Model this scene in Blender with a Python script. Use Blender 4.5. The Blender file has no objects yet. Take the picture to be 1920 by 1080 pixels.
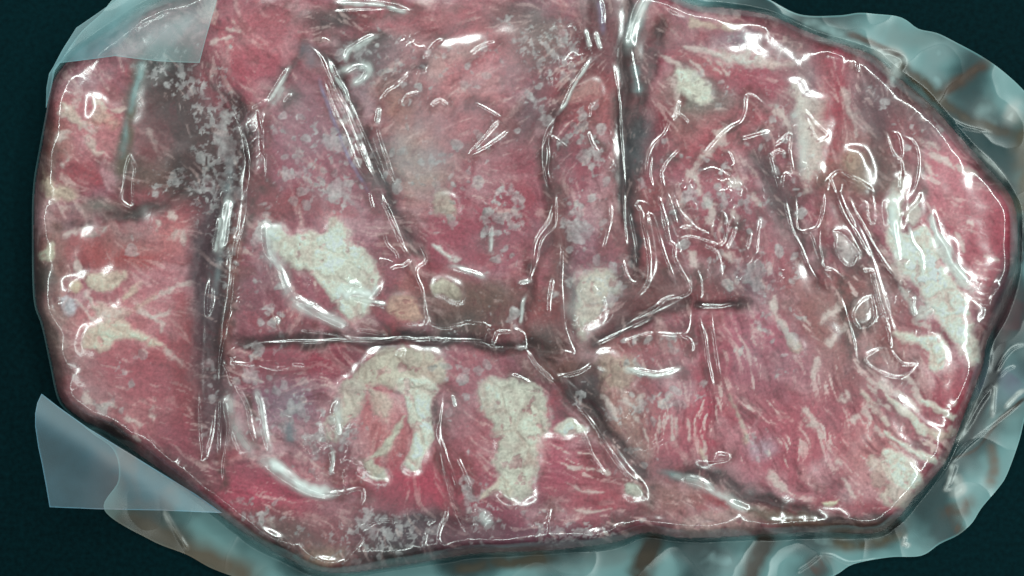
import bpy, math, numpy as np
# ------------------------------------------------------------------ scene, camera, light
S = bpy.context.scene
PX = 0.00025                      # metres per photograph pixel on the table top
CAM_H = 1.50
cam_d = bpy.data.cameras.new("camera"); cam = bpy.data.objects.new("camera", cam_d)
S.collection.objects.link(cam); cam.location = (0, 0, CAM_H); S.camera = cam
cam_d.sensor_width = 36.0; cam_d.lens = 36.0 * CAM_H / (1920 * PX)
cam_d.clip_start = 0.01; cam_d.clip_end = 20
S.render.resolution_x, S.render.resolution_y = 1024, 576
S.view_settings.view_transform = 'Standard'; S.view_settings.look = 'None'
S.view_settings.exposure = 0.0; S.view_settings.gamma = 1.0
S.render.engine = 'CYCLES'
try:
    S.cycles.use_denoising = True
    S.cycles.max_bounces = 10; S.cycles.transparent_max_bounces = 24
    S.cycles.diffuse_bounces = 3; S.cycles.glossy_bounces = 3
    S.cycles.caustics_reflective = False; S.cycles.caustics_refractive = False
    S.cycles.sample_clamp_indirect = 3.0
except Exception: pass

W = bpy.data.worlds.new("World"); S.world = W; W.use_nodes = True
W.node_tree.nodes['Background'].inputs[0].default_value = (0.55, 0.75, 0.80, 1)
W.node_tree.nodes['Background'].inputs[1].default_value = 0.15

def lamp(az, zen, dist, sx, sy, watts, col):
    d = bpy.data.lights.new("panel_lamp", 'AREA'); d.shape = 'RECTANGLE'; d.size = sx; d.size_y = sy
    d.energy = watts; d.color = col
    o = bpy.data.objects.new("panel_lamp", d); S.collection.objects.link(o)
    a, z = math.radians(az), math.radians(zen)
    o.location = (dist*math.sin(z)*math.cos(a), dist*math.sin(z)*math.sin(a), dist*math.cos(z))
    # face the origin, long side tangential
    from mathutils import Vector
    o.rotation_euler = (-Vector(o.location)).to_track_quat('-Z', 'Y').to_euler()
COOL = (0.87, 1.0, 0.96)
for az, wt in ((22, 3.0), (67, 3.5), (112, 3.4), (157, 1.7), (202, .6), (247, .7), (292, 1.5), (337, 2.5)):
    lamp(az, 36, 1.4, 0.54, 0.09, wt*1.85, COOL)

# ------------------------------------------------------------------ noise and drawing helpers
_rs = np.random.RandomState(11)
_ang = _rs.rand(64, 128, 128).astype(np.float32) * 2*np.pi
def perlin(x, y, seed):
    A = _ang[seed % 64]
    xi = np.floor(x).astype(np.int32); yi = np.floor(y).astype(np.int32)
    fx = (x - xi).astype(np.float32); fy = (y - yi).astype(np.float32)
    u = fx*fx*fx*(fx*(fx*6-15)+10); v = fy*fy*fy*(fy*(fy*6-15)+10)
    def g(i, j, dx, dy):
        a = A[(yi+j) & 127, (xi+i) & 127]
        return np.cos(a)*dx + np.sin(a)*dy
    a = g(0,0,fx,fy); b = g(1,0,fx-1,fy); c = g(0,1,fx,fy-1); d = g(1,1,fx-1,fy-1)
    return (a + u*(b-a) + v*(c-a + u*(a-b-c+d))) * 1.5
def fbm(x, y, s, seed, oc=4, gain=0.5):
    r = 0; a = 1.0
    for k in range(oc):
        r = r + a*perlin(x/s + 7.3*k, y/s + 3.1*k, seed+k); s = s*0.5; a *= gain
    return r
def sst(e0, e1, x):
    t = np.clip((x-e0)/(e1-e0), 0, 1); return t*t*(3-2*t)
def lin(c):
    c = np.asarray(c, np.float32)/255.0
    return np.where(c <= 0.04045, c/12.92, ((c+0.055)/1.055)**2.4).astype(np.float32)
def gblur(a, sig):
    # separable gaussian with edge padding
    r = int(max(1, math.ceil(3*sig))); k = np.exp(-0.5*(np.arange(-r, r+1)/sig)**2); k /= k.sum()
    for ax in (0, 1):
        pad = [(0, 0), (0, 0)]; pad[ax] = (r, r)
        p = np.pad(a, pad, mode='edge'); out = np.zeros_like(a)
        n = a.shape[ax]
        for i, w in enumerate(k):
            sl = [slice(None)]*2; sl[ax] = slice(i, i+n)
            out += (w*p[tuple(sl)]).astype(a.dtype)
        a = out
    return a
def seg_dist(X, Y, pts, closed=False):
    best = np.full(X.shape, 1e9, np.float32); tt = np.zeros(X.shape, np.float32)
    P = list(pts) + ([pts[0]] if closed else []); n = len(P)-1
    for i in range(n):
        ax, ay = P[i]; bx, by = P[i+1]; dx, dy = bx-ax, by-ay; L = dx*dx+dy*dy + 1e-9
        t = np.clip(((X-ax)*dx+(Y-ay)*dy)/L, 0, 1)
        d = (X-ax-t*dx)**2 + (Y-ay-t*dy)**2
        m = d < best; best = np.where(m, d, best); tt = np.where(m, (i+t)/n, tt)
    return np.sqrt(best), tt
def inside(X, Y, poly):
    r = np.zeros(X.shape, bool); n = len(poly)
    for i in range(n):
        x1, y1 = poly[i]; x2, y2 = poly[(i+1) % n]
        if y1 == y2: continue
        c = ((y1 > Y) != (y2 > Y)) & (X < (x2-x1)*(Y-y1)/(y2-y1)+x1)
        r ^= c
    return r
def sdf(X, Y, poly):             # negative inside
    d, _ = seg_dist(X, Y, poly, True)
    return np.where(inside(X, Y, poly), -d, d)
def spline(pts, step=6.0, closed=False):
    P = np.array(pts, float); n = len(P)
    if n < 3 and not closed: return [tuple(p) for p in P]
    out = []
    rng = range(n if closed else n-1)
    for i in rng:
        if closed: p0, p1, p2, p3 = P[i-1], P[i], P[(i+1) % n], P[(i+2) % n]
        else: p0, p1, p2, p3 = P[max(i-1,0)], P[i], P[i+1], P[min(i+2,n-1)]
        m = max(1, int(np.hypot(*(p2-p1))/step))
        for k in range(m):
            t = k/m
            out.append(tuple(0.5*((2*p1)+(-p0+p2)*t+(2*p0-5*p1+4*p2-p3)*t*t+(-p0+3*p1-3*p2+p3)*t**3)))
    if not closed: out.append(tuple(P[-1]))
    return out
def T(c, r, pts): return [(480*c + x/3.0, 360*r + y/3.0) for x, y in pts]

class Grid:
    def __init__(g, x0, x1, y0, y1, step):
        g.x0, g.y0, g.step = x0, y0, step
        g.xs = np.arange(x0, x1, step, dtype=np.float32); g.ys = np.arange(y0, y1, step, dtype=np.float32)
        g.X, g.Y = np.meshgrid(g.xs, g.ys); g.shape = g.X.shape
    def win(g, pts, m):
        xs = [p[0] for p in pts]; ys = [p[1] for p in pts]
        i0 = max(0, int((min(xs)-m-g.x0)/g.step)); i1 = min(g.shape[1], int((max(xs)+m-g.x0)/g.step)+2)
        j0 = max(0, int((min(ys)-m-g.y0)/g.step)); j1 = min(g.shape[0], int((max(ys)+m-g.y0)/g.step)+2)
        return (slice(j0, j1), slice(i0, i1)) if i1 > i0 and j1 > j0 else None
def resample(src, gs, gd):
    fx = np.clip((gd.X-gs.x0)/gs.step, 0, gs.shape[1]-1.001); fy = np.clip((gd.Y-gs.y0)/gs.step, 0, gs.shape[0]-1.001)
    i = fx.astype(np.int32); j = fy.astype(np.int32); u = fx-i; v = fy-j
    return (src[j,i]*(1-u)*(1-v)+src[j,i+1]*u*(1-v)+src[j+1,i]*(1-u)*v+src[j+1,i+1]*u*v).astype(np.float32)

# ------------------------------------------------------------------ what the photograph shows (photo pixels)
OUT = [(100,150),(116,126),(150,92),(215,50),(290,5),(500,-70),(800,-85),(1000,-80),(1150,-60),(1230,-25),(1300,8),(1360,14),(1440,27),(1500,52),
  (1545,70),(1592,86),(1640,105),(1690,148),(1750,200),(1800,255),(1850,310),(1893,362),(1908,410),(1906,500),(1882,580),(1852,640),
  (1842,690),(1812,770),(1772,868),(1712,938),(1682,975),(1640,1000),(1540,998),(1440,1003),(1290,1010),(1213,1000),(1150,1018),
  (1040,1032),(960,1035),(880,1040),(740,1063),(630,1075),(560,1058),(470,1008),(400,958),(300,882),(200,812),(150,785),(112,748),
  (96,680),(80,610),(66,560),(62,450),(65,350),(80,260),(90,180)]
FILM = [(100,130),(92,180),(75,270),(62,350),(60,450),(63,562),(78,612),(93,682),(108,748),(132,778),(172,812),(214,846),(222,900),(196,957),(283,1013),(350,1040),(400,1067),(470,1090),(600,1120),
  (900,1135),(1250,1130),(1480,1112),(1563,1080),(1600,1058),(1667,1045),(1727,1042),(1762,1020),(1797,1003),(1823,980),(1840,953),(1872,915),(1888,890),
  (1910,830),(1921,787),(1945,700),(1975,600),(1990,450),(1985,300),(1955,215),(1920,170),(1880,133),(1840,105),(1790,78),(1757,62),
  (1722,54),(1700,38),(1680,30),(1640,26),(1610,24),(1570,29),(1500,27),(1440,-2),(1380,-30),(1250,-80),(900,-110),(500,-100),(330,-70),(225,-12),(190,25),(150,62),(115,112)]

# chunks of meat
CH = [
 ('A', [(0,-200),(372,-200),(385,115),(420,180),(455,260),(440,340),(370,330),(310,365),(250,402),(150,420),(0,430)]),
 ('B', [(0,430),(150,420),(250,402),(310,365),(370,330),(440,340),(415,430),(405,560),(400,860),(420,960),(600,1200),(0,1200)]),
 ('C', [(372,-200),(1010,-200),(1000,20),(900,42),(840,60),(760,70),(640,80),(590,75),(540,130),(480,200),(455,260),(420,180),(385,115)]),
 ('D', [(455,260),(480,200),(540,130),(590,75),(640,160),(700,300),(760,440),(800,480),(810,600),(800,640),(415,650),(405,560),(415,430),(440,340)]),
 ('E', [(590,75),(640,80),(760,70),(840,60),(900,42),(1000,20),(1010,-200),(1110,-200),(1090,100),(1040,200),(1020,280),(1035,420),(1000,500),(985,560),(985,650),(800,640),(810,600),(800,480),(760,440),(700,300),(640,160)]),
 ('F', [(1110,-200),(1180,-200),(1172,200),(1180,400),(1205,520),(1290,560),(1200,600),(1100,650),(985,650),(985,560),(1000,500),(1035,420),(1020,280),(1040,200),(1090,100)]),
 ('G', [(1180,-200),(2200,-200),(2200,820),(1800,805),(1720,740),(1640,640),(1540,565),(1420,565),(1310,575),(1290,560),(1205,520),(1180,400),(1172,200)]),
 ('J', [(415,650),(800,640),(985,650),(1050,705),(1130,800),(1230,930),(1280,1010),(1290,1200),(600,1200),(420,960),(400,860)]),
 ('H', [(985,650),(1100,650),(1200,600),(1290,560),(1310,575),(1420,565),(1540,565),(1640,640),(1720,740),(1800,805),(2200,820),(2200,1200),(1290,1200),(1280,1010),(1230,930),(1130,800),(1050,705)]),
]
# grooves between chunks: points, half width, depth
GRO = [
 ([(385,115),(420,180),(452,260),(432,345),(412,450),(402,560),(398,700),(395,860)], 24, 34),
 ([(455,260),(480,200),(540,130),(590,75)], 14, 12),
 ([(440,340),(370,330),(310,365),(250,402),(150,420),(85,432)], 15, 13),
 ([(245,150),(235,250),(228,330),(245,400)], 12, 9),
 ([(590,75),(640,160),(700,300),(760,440),(800,485)], 13, 16),
 ([(800,485),(808,560),(805,640)], 9, 7),
 ([(590,75),(640,82),(760,70),(840,60),(900,42),(1000,20)], 14, 10),
 ([(640,110),(720,150),(770,150),(830,90)], 26, 12),
 ([(420,645),(600,640),(740,637),(850,643),(985,652),(1080,655)], 11, 22),
 ([(985,652),(1050,705),(1130,800),(1230,930)], 14, 20),
 ([(1130,720),(1080,690)], 22, 14),
 ([(1090,100),(1040,200),(1020,280),(1035,420),(1000,500),(985,560),(985,650)], 12, 13),
 ([(1110,-100),(1120,60),(1090,100)], 15, 20),
 ([(1172,-60),(1172,200),(1178,400),(1195,500),(1215,560)], 12, 26),
 ([(1240,30),(1215,130),(1195,230),(1180,300)], 16, 18),
 ([(1055,360),(1065,500),(1070,640)], 10, 12),
 ([(1290,560),(1200,600),(1100,650)], 14, 20),
 ([(1215,560),(1270,520)], 14, 10),
 ([(1290,572),(1350,575),(1410,570)], 9, 18),
 ([(1310,600),(1335,760),(1350,860)], 8, 8),
 ([(1400,270),(1470,400),(1540,560)], 11, 11),
 ([(1540,565),(1640,640),(1720,740),(1800,805)], 16, 6),
 ([(1610,110),(1640,250),(1645,340)], 16, 14),
 ([(1560,360),(1640,480),(1700,560)], 12, 9),
 ([(1240,890),(1330,895),(1440,935),(1560,975),(1690,980)], 16, 20),
 ([(430,880),(560,930),(680,930),(800,960)], 20, 8),
 ([(830,690),(818,800),(850,960)], 9, 8),
 ([(960,1000),(800,985),(690,985)], 20, 14),
]
# fat: tile col, row, points, colour, strength, edge softness
CREAM = (210,203,187); WHITE = (212,208,200); PINKF = (196,160,148); GREYF = (176,174,160)
FAT = [
 (3,2,[(520,20),(560,60),(640,150),(690,230),(670,240),(600,170),(540,90)],(200,176,164),.85,3),
 (3,2,[(900,250),(980,270),(1050,250),(1040,290),(960,320),(900,290)],(200,172,158),.8,3),
 (3,2,[(560,420),(640,420),(660,520),(620,590),(570,520)],(196,166,156),.7,7),
 (3,2,[(620,600),(700,580),(780,640),(820,610),(900,560),(880,640),(780,700),(660,680)],(202,182,168),.8,6),
 (3,1,[(760,120),(800,60),(850,30),(860,120),(830,190),(790,190)],(198,190,180),.7,6),
 (3,1,[(480,620),(540,600),(580,640),(560,740),(500,730)],(186,160,154),.5,6),
 (3,0,[(700,1020),(760,1000),(760,1120),(740,1250),(690,1250),(680,1120)],(196,190,178),.7,6),
 (1,0,[(980,300),(1130,230),(1280,240),(1200,330),(1060,420),(960,480)],(200,160,156),.5,10),
 (0,1,[(500,640),(620,640),(700,660),(680,720),(580,720),(520,700)],(206,176,164),.75,6),
 (1,1,[(30,180),(120,190),(190,240),(280,225),(380,230),(440,150),(520,220),(590,300),(650,370),(690,450),(700,520),(640,560),(660,640),(560,720),(480,680),(430,600),(360,520),(300,430),(230,440),(160,380),(110,320),(60,260)],CREAM,.92,7),
 (1,1,[(750,620),(800,580),(880,590),(930,650),(930,710),(860,730),(770,700)],(192,150,132),.85,6),
 (1,1,[(980,520),(1030,490),(1090,500),(1150,560),(1150,620),(1090,610),(1050,560),(1000,580)],(200,188,168),.9,4),
 (1,1,[(990,280),(1040,290),(1080,340),(1140,380),(1130,400),(1080,390),(1040,340)],WHITE,.7,3),
 (1,1,[(1000,10),(1060,0),(1120,40),(1140,120),(1080,150),(1010,110)],(178,164,148),.75,8),
 (1,1,[(560,1080),(600,960),(680,890),(800,880),(1030,890),(1040,1080)],(190,178,160),.85,8),
 (1,2,[(490,-20),(600,-20),(640,40),(600,120),(560,200),(480,250),(450,320),(390,300),(400,190),(470,110)],(190,180,164),.8,8),
 (1,2,[(640,40),(740,60),(770,140),(740,220),(690,180),(650,120)],(196,180,165),.7,7),
 (1,2,[(800,-20),(1010,-20),(990,150),(1000,250),(970,360),(930,440),(900,495),(840,460),(870,380),(880,280),(850,190),(840,100)],CREAM,.95,4),
 (1,2,[(830,180),(800,280),(760,360),(700,410),(670,440),(720,480),(740,540),(680,540),(620,480),(610,430),(650,390),(720,330),(780,240)],(186,178,160),.9,4),
 (2,2,[(-170,-20),(60,-20),(190,60),(200,200),(170,320),(130,420),(130,560),(80,640),(-20,640),(-70,560),(-110,420),(-60,330),(-130,230),(-190,110)],(194,186,170),.92,8),
 (2,2,[(-180,640),(-60,520),(0,560),(0,640),(-80,610)],(204,186,168),.9,4),
 (2,2,[(240,250),(330,190),(400,230),(410,265),(310,285)],CREAM,.9,4),
 (2,2,[(620,580),(660,540),(740,600),(730,635),(660,635),(630,610)],(180,180,165),.8,4),
 (2,2,[(950,770),(1100,720),(1250,690),(1380,740),(1360,830),(1200,860),(1000,870)],(184,146,140),.75,10),
 (2,2,[(1230,60),(1270,150),(1310,230),(1340,330),(1310,340),(1280,230),(1240,140)],(186,160,145),.7,4),
 (2,2,[(1060,330),(1090,430),(1070,440),(1050,380)],(192,170,150),.7,4),
 (2,1,[(340,480),(480,430),(580,480),(600,560),(540,600),(500,680),(440,760),(400,830),(360,740),(340,600)],(198,188,172),.8,9),
 (2,1,[(480,940),(620,900),(720,960),(640,1100),(500,1100)],(184,160,142),.7,10),
 (2,1,[(630,990),(740,1000),(830,1010),(950,985),(920,1020),(800,1050),(680,1020)],WHITE,.7,5),
 (2,0,[(910,400),(1000,395),(1100,480),(1130,560),(1050,590),(960,530),(920,470)],(206,196,180),.95,5),
 (2,0,[(1000,90),(1060,120),(1200,130),(1300,145),(1190,170),(1080,160),(1000,150)],(196,170,152),.8,4),
 (2,0,[(1120,300),(1300,290),(1340,220),(1400,300),(1500,340),(1580,350),(1500,385),(1250,375),(1180,350)],(204,184,176),.85,7),
 (2,0,[(400,470),(460,430),(500,480),(470,550),(390,560),(250,560)],(184,140,134),.6,9),
 (3,0,[(140,460),(210,500),(280,560),(340,560),(330,760),(300,900),(260,1000),(220,1080),(185,1000),(185,800),(140,650)],(204,186,176),.8,8),
 (3,0,[(430,860),(520,850),(580,960),(560,1060),(470,1000)],(190,160,140),.7,9),
 (3,1,[(680,20),(730,20),(745,150),(760,230),(860,190),(930,230),(1000,420),(1080,560),(1130,650),(1190,900),(1190,960),(1120,920),(1050,830),(980,760),(900,620),(820,500),(760,460),(700,330),(670,230)],(220,206,192),.95,6),
 (3,1,[(910,90),(950,200),(1010,280),(1060,400),(1120,450),(1160,590),(1110,560),(1040,470),(960,330),(920,220)],WHITE,.85,4),
 (3,1,[(700,780),(860,800),(960,800),(1000,860),(1000,990),(920,990),(900,900),(800,850)],(220,206,190),.95,5),
 (3,1,[(740,520),(830,580),(930,640),(940,700),(820,710),(780,620)],(198,192,184),.8,6),
 (3,1,[(370,225),(410,225),(470,280),(515,345),(490,365),(465,405),(420,380),(380,310)],(196,176,172),.75,4),
 (3,1,[(120,840),(180,840),(190,900),(150,920)],(190,160,145),.7,5),
 (3,2,[(620,-20),(680,50),(760,120),(880,220),(900,280),(870,300),(780,200),(690,100)],(216,198,184),.95,3),
 (3,2,[(640,250),(720,300),(830,370),(950,410),(940,450),(880,430),(780,370),(660,290)],(216,198,184),.95,3),
 (3,2,[(640,370),(740,380),(830,460),(880,520),(860,570),(800,600),(700,560),(640,480)],(214,198,184),.92,4),
 (3,2,[(850,80),(950,120),(1060,180),(1040,205),(970,170),(870,110)],(216,198,184),.95,3),
 (3,2,[(690,560),(800,600),(800,655),(720,650)],(200,176,166),.8,4),
 (3,2,[(310,670),(410,650),(400,680),(320,692)],(206,190,160),.9,3),
 (0,1,[(470,460),(600,440),(710,450),(680,520),(600,560),(510,540),(470,500)],(204,178,160),.95,4),
 (0,1,[(450,860),(500,760),(600,720),(700,730),(760,770),(860,820),(930,880),(860,870),(750,830),(680,830),(600,890),(520,890)],(208,182,164),.92,5),
 (0,1,[(680,600),(740,540),(800,500),(790,540),(720,600),(690,630)],(202,166,150),.9,3),
 (0,1,[(700,680),(800,620),(880,560),(860,610),(760,670),(710,700)],(200,156,146),.85,4),
 (0,1,[(220,340),(290,290),(300,380),(240,400)],(206,190,166),.9,4),
 (0,1,[(340,600),(400,590),(430,650),(410,710),(360,690)],(190,182,188),.85,4),
 (0,1,[(390,500),(450,500),(440,560),(390,550)],(204,176,150),.85,5),
 (0,1,[(480,260),(540,210),(620,200),(590,240),(520,260)],(186,166,160),.8,4),
 (0,0,[(340,570),(400,600),(470,700),(420,690),(370,650)],(206,174,160),.85,5),
 (0,0,[(510,530),(565,540),(605,600),(560,635),(520,590)],(206,180,166),.85,4),
 (0,0,[(620,605),(720,605),(700,628),(640,628)],(206,172,162),.85,3),
 (0,0,[(230,920),(290,1020),(400,1060),(420,1120),(330,1130),(250,1080)],(204,178,156),.85,6),
 (0,0,[(470,760),(530,790),(550,850),(600,860),(560,885),(510,850)],(200,170,160),.8,4),
 (0,0,[(560,590),(680,690),(600,720),(500,690)],(196,140,128),.6,8),
]
# soft colour regions of the meat, dark ones also painting rim and hollow shade: x, y, rx, ry, rot, colour, strength
DK=(62,40,36); RED=(166,62,74); PNK=(190,116,116); MAU=(146,90,100); BRN=(120,84,72); PUR=(116,70,78); GRN=(112,108,96); BLK=(36,34,34)
REG = [
 (1480,160,46,90,0,(126,102,96),.75),(1430,215,60,34,-20,(128,106,100),.7),(1600,330,70,40,0,(150,110,84),.65),(1700,200,60,60,0,(108,76,72),.85),(1270,235,46,36,0,(138,114,98),.7),(1015,205,36,110,40,(116,78,76),.75),
 (1130,60,46,70,0,(98,52,54),.8),(1000,60,60,36,0,(106,90,80),.75),(1190,120,26,90,0,(88,62,58),.8),(1450,350,22,90,-25,(104,92,90),.85),(1560,205,26,60,0,(158,42,56),.8),(1235,245,22,70,18,(138,34,50),.8),(1390,215,80,16,0,(176,58,74),.7),
 (1880,440,36,90,0,(156,46,62),.8),(880,450,90,50,0,(150,58,72),.6),(560,680,80,22,0,(150,48,64),.7),(520,930,100,32,0,(176,50,72),.7),(800,900,90,36,0,(166,48,68),.7),(235,480,56,24,0,(166,48,48),.7),(260,700,80,40,0,(156,54,62),.6),
 (1660,640,60,40,20,(150,100,86),.6),(1560,650,40,60,0,(138,92,80),.6),(1330,470,40,60,0,(132,72,70),.6),(900,560,80,30,0,(112,80,68),.8),(870,600,60,26,0,(92,68,58),.8),(770,200,50,26,-50,(120,90,84),.7),(680,95,60,26,0,(96,72,70),.7),(820,60,60,20,0,(128,78,78),.6),
 (500,480,22,60,0,(120,96,98),.5),(120,240,22,70,0,(150,92,76),.6),(110,660,24,60,0,(130,106,98),.6),(350,700,30,90,0,(140,56,60),.7),(330,870,70,20,35,(110,60,62),.7),(900,1015,120,20,0,(84,44,56),.8),(1100,1010,90,18,0,(96,56,66),.8),(1240,975,60,18,10,(120,72,74),.7),(1850,600,20,60,10,(110,60,64),.6),
 (150,190,70,60,0,(178,98,100),.7),(200,250,60,50,0,PNK,.7),(300,150,45,55,20,DK,.9),(290,230,60,70,0,(128,76,76),.8),(330,120,50,30,0,BLK,.6),
 (300,330,60,30,0,(104,78,66),.8),(350,330,40,40,0,(112,70,66),.7),(200,390,60,18,0,GRN,.8),(90,300,22,80,5,BRN,.7),(150,330,40,30,0,(160,60,66),.7),(255,150,16,50,10,(116,104,88),.6),
 (235,270,12,60,6,(110,92,76),.8),(150,150,50,30,0,(140,106,112),.6),
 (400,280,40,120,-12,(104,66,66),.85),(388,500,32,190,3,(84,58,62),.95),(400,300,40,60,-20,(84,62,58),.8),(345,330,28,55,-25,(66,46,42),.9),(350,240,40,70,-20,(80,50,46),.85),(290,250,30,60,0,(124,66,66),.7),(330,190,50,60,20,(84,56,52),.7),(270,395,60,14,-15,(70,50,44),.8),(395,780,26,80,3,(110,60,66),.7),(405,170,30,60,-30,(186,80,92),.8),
 (520,70,90,60,0,(178,90,96),.7),(470,150,60,60,0,(176,74,86),.7),(700,40,140,30,0,(164,62,72),.8),(620,40,60,20,0,(70,46,44),.7),
 (700,150,70,60,10,(122,104,108),.75),(760,110,60,40,-30,(124,96,98),.7),(620,190,50,60,0,(140,86,90),.6),
 (560,260,90,110,0,(156,94,104),.65),(600,330,90,60,0,(158,86,96),.5),(480,370,40,60,0,(140,74,76),.6),
 (830,150,110,110,-35,(188,118,116),.8),(900,80,90,60,0,(186,98,102),.7),(780,300,60,70,-10,(164,142,126),.8),(870,250,90,60,0,(176,110,112),.6),(740,180,30,40,-40,(184,126,96),.5),
 (950,330,60,70,0,(156,72,82),.7),(880,440,90,80,0,(160,72,84),.8),(700,420,40,60,20,(150,82,94),.6),(560,380,60,30,0,(150,64,66),.6),
 (1010,90,60,40,0,(120,92,84),.6),(980,30,60,30,0,(104,84,80),.6),(1020,190,90,24,-48,(112,86,90),.75),(1060,150,70,24,-48,(158,60,66),.8),(1080,330,50,100,0,(152,76,86),.6),
 (1130,200,60,60,0,(178,92,88),.6),(1130,70,30,80,0,(126,60,64),.7),(1180,330,20,120,0,(76,56,54),.75),(1155,300,25,120,0,(140,72,74),.6),(1195,270,26,50,20,(72,74,74),.8),
 (1230,130,35,90,10,(166,66,82),.7),(1240,60,30,30,0,BRN,.6),(1330,60,110,24,0,(150,76,82),.7),(1290,180,60,50,0,(124,118,104),.8),(1340,200,60,40,-20,(118,112,100),.7),(1380,70,40,20,0,(128,110,118),.6),
 (1340,130,80,20,25,(168,82,86),.7),(1430,160,70,50,0,(164,70,84),.8),(1370,250,90,40,0,(180,86,92),.7),(1290,290,60,60,0,(172,76,84),.6),
 (1570,170,40,90,0,(162,60,72),.8),(1640,180,46,70,0,(112,70,74),.85),(1510,190,24,60,0,(120,96,104),.4),(1740,230,60,40,25,(124,104,106),.8),(1690,250,30,40,0,(140,48,58),.8),(1600,270,40,60,0,(158,92,84),.5),
 (1790,340,100,80,35,(190,108,114),.8),(1850,470,60,100,0,(166,62,76),.85),(1770,450,50,70,0,(170,90,96),.5),(1640,320,50,40,0,(112,76,68),.7),(1870,330,40,24,40,(90,66,66),.5),
 (100,480,30,90,0,(150,110,96),.6),(180,460,60,36,0,(168,72,70),.7),(240,470,50,40,0,(140,122,114),.75),(290,470,40,30,0,(176,84,82),.6),(320,440,50,50,0,(186,110,106),.7),(280,380,60,40,0,(150,66,72),.7),
 (280,560,90,70,0,(184,104,108),.7),(200,620,90,60,0,(190,122,118),.6),(100,620,30,60,0,(146,120,108),.7),(340,610,30,60,0,(152,60,62),.7),(150,690,50,40,0,(140,104,98),.6),(80,530,16,30,0,(86,72,62),.8),
 (260,680,100,60,0,(172,76,84),.7),(240,760,110,70,0,(172,84,90),.7),(160,770,40,60,60,(150,112,106),.6),(270,780,60,30,0,(186,128,124),.5),(330,820,70,50,30,(150,68,78),.7),(215,815,50,16,32,(60,44,40),.85),
 (430,520,16,120,6,(168,106,82),.6),(420,660,18,90,4,(150,90,80),.6),(412,760,22,90,0,(110,88,92),.7),
 (490,560,60,70,0,(140,76,84),.6),(565,495,22,15,0,(116,94,82),.9),(490,700,70,40,0,(142,70,82),.7),(560,690,70,34,0,(158,66,80),.7),(540,760,80,50,0,(136,92,106),.7),(640,780,40,50,0,(176,90,98),.5),
 (700,790,40,50,20,(186,110,108),.7),(600,830,60,40,0,(150,104,108),.6),(740,830,50,60,0,(178,100,98),.5),(850,560,60,50,0,(132,84,76),.8),(900,590,80,40,0,(122,78,72),.8),(770,560,30,60,0,(164,100,90),.5),
 (860,720,50,60,0,(160,78,88),.7),(880,830,60,90,0,(166,84,90),.6),(800,920,110,50,0,(176,66,82),.8),(520,920,100,40,10,(178,70,88),.8),(620,960,60,50,0,(150,86,92),.7),(540,1000,80,40,20,(110,76,70),.6),
 (640,990,50,40,0,(146,84,84),.6),(600,1050,60,24,0,(150,128,104),.7),(760,1000,90,40,0,(70,46,54),.8),(740,1040,80,24,0,(70,62,58),.7),(500,1030,40,40,30,(70,62,58),.7),(880,1000,70,36,0,(110,46,58),.7),(960,960,70,60,0,(140,60,76),.7),(1010,1010,90,26,0,(120,58,74),.7),
 (1010,500,50,60,0,(160,76,84),.5),(1010,600,40,60,0,(144,64,62),.8),(1030,640,40,30,0,(90,66,58),.8),(1050,500,20,140,0,(128,66,62),.7),(1095,470,40,50,0,(146,80,92),.6),(1200,440,40,80,0,(156,72,72),.7),(1230,540,50,40,0,(120,66,62),.7),(1180,580,60,24,-35,(110,56,54),.75),
 (1150,620,80,20,-30,(118,80,70),.7),(1060,690,60,20,0,(120,74,64),.8),(1110,750,24,60,-28,(64,42,40),.85),(1200,640,90,24,0,(158,82,78),.6),(1230,680,60,30,0,(172,96,98),.6),
 (1370,420,90,80,0,(160,70,82),.6),(1400,530,60,36,0,(112,78,84),.7),(1330,540,50,30,0,(120,76,70),.6),(1460,480,40,60,0,(164,76,86),.6),(1500,560,50,60,0,(150,92,86),.5),(1480,440,24,80,-20,(124,90,90),.6),
 (1420,650,90,70,0,(176,92,106),.7),(1500,700,80,60,0,(160,78,88),.5),(1560,600,60,70,-10,(148,94,86),.7),(1640,560,60,70,-25,(140,88,80),.7),(1600,690,70,60,0,(156,86,84),.6),(1700,620,60,40,0,(168,92,96),.5),
 (1330,690,40,120,-6,(164,66,78),.6),(1320,780,24,80,-4,(176,48,72),.6),(1240,800,60,50,0,(178,82,92),.7),(1160,780,50,60,20,(160,116,100),.6),(1190,830,40,60,20,(140,108,92),.6),(1110,900,90,60,15,(172,82,90),.7),
 (1050,860,30,60,0,(172,74,92),.6),(1230,930,60,30,20,(150,104,96),.6),(1330,900,80,24,15,(136,84,84),.7),(1350,930,60,14,35,(180,56,64),.7),(1400,945,60,12,28,(108,96,86),.7),(1290,930,50,30,0,(150,100,92),.6),
 (1500,830,140,90,0,(176,88,96),.7),(1430,850,70,50,0,(168,68,84),.6),(1430,840,24,24,0,(176,168,172),.6),(1640,860,60,70,0,(184,116,112),.6),(1780,760,50,60,0,(166,70,80),.7),(1600,950,110,16,0,(150,52,64),.8),(1740,920,50,14,-50,(110,36,52),.85),
 (1560,985,120,14,5,(96,64,52),.8),(1480,970,80,14,10,(104,78,58),.7),(1880,560,18,80,8,(70,46,56),.7),
]
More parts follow.
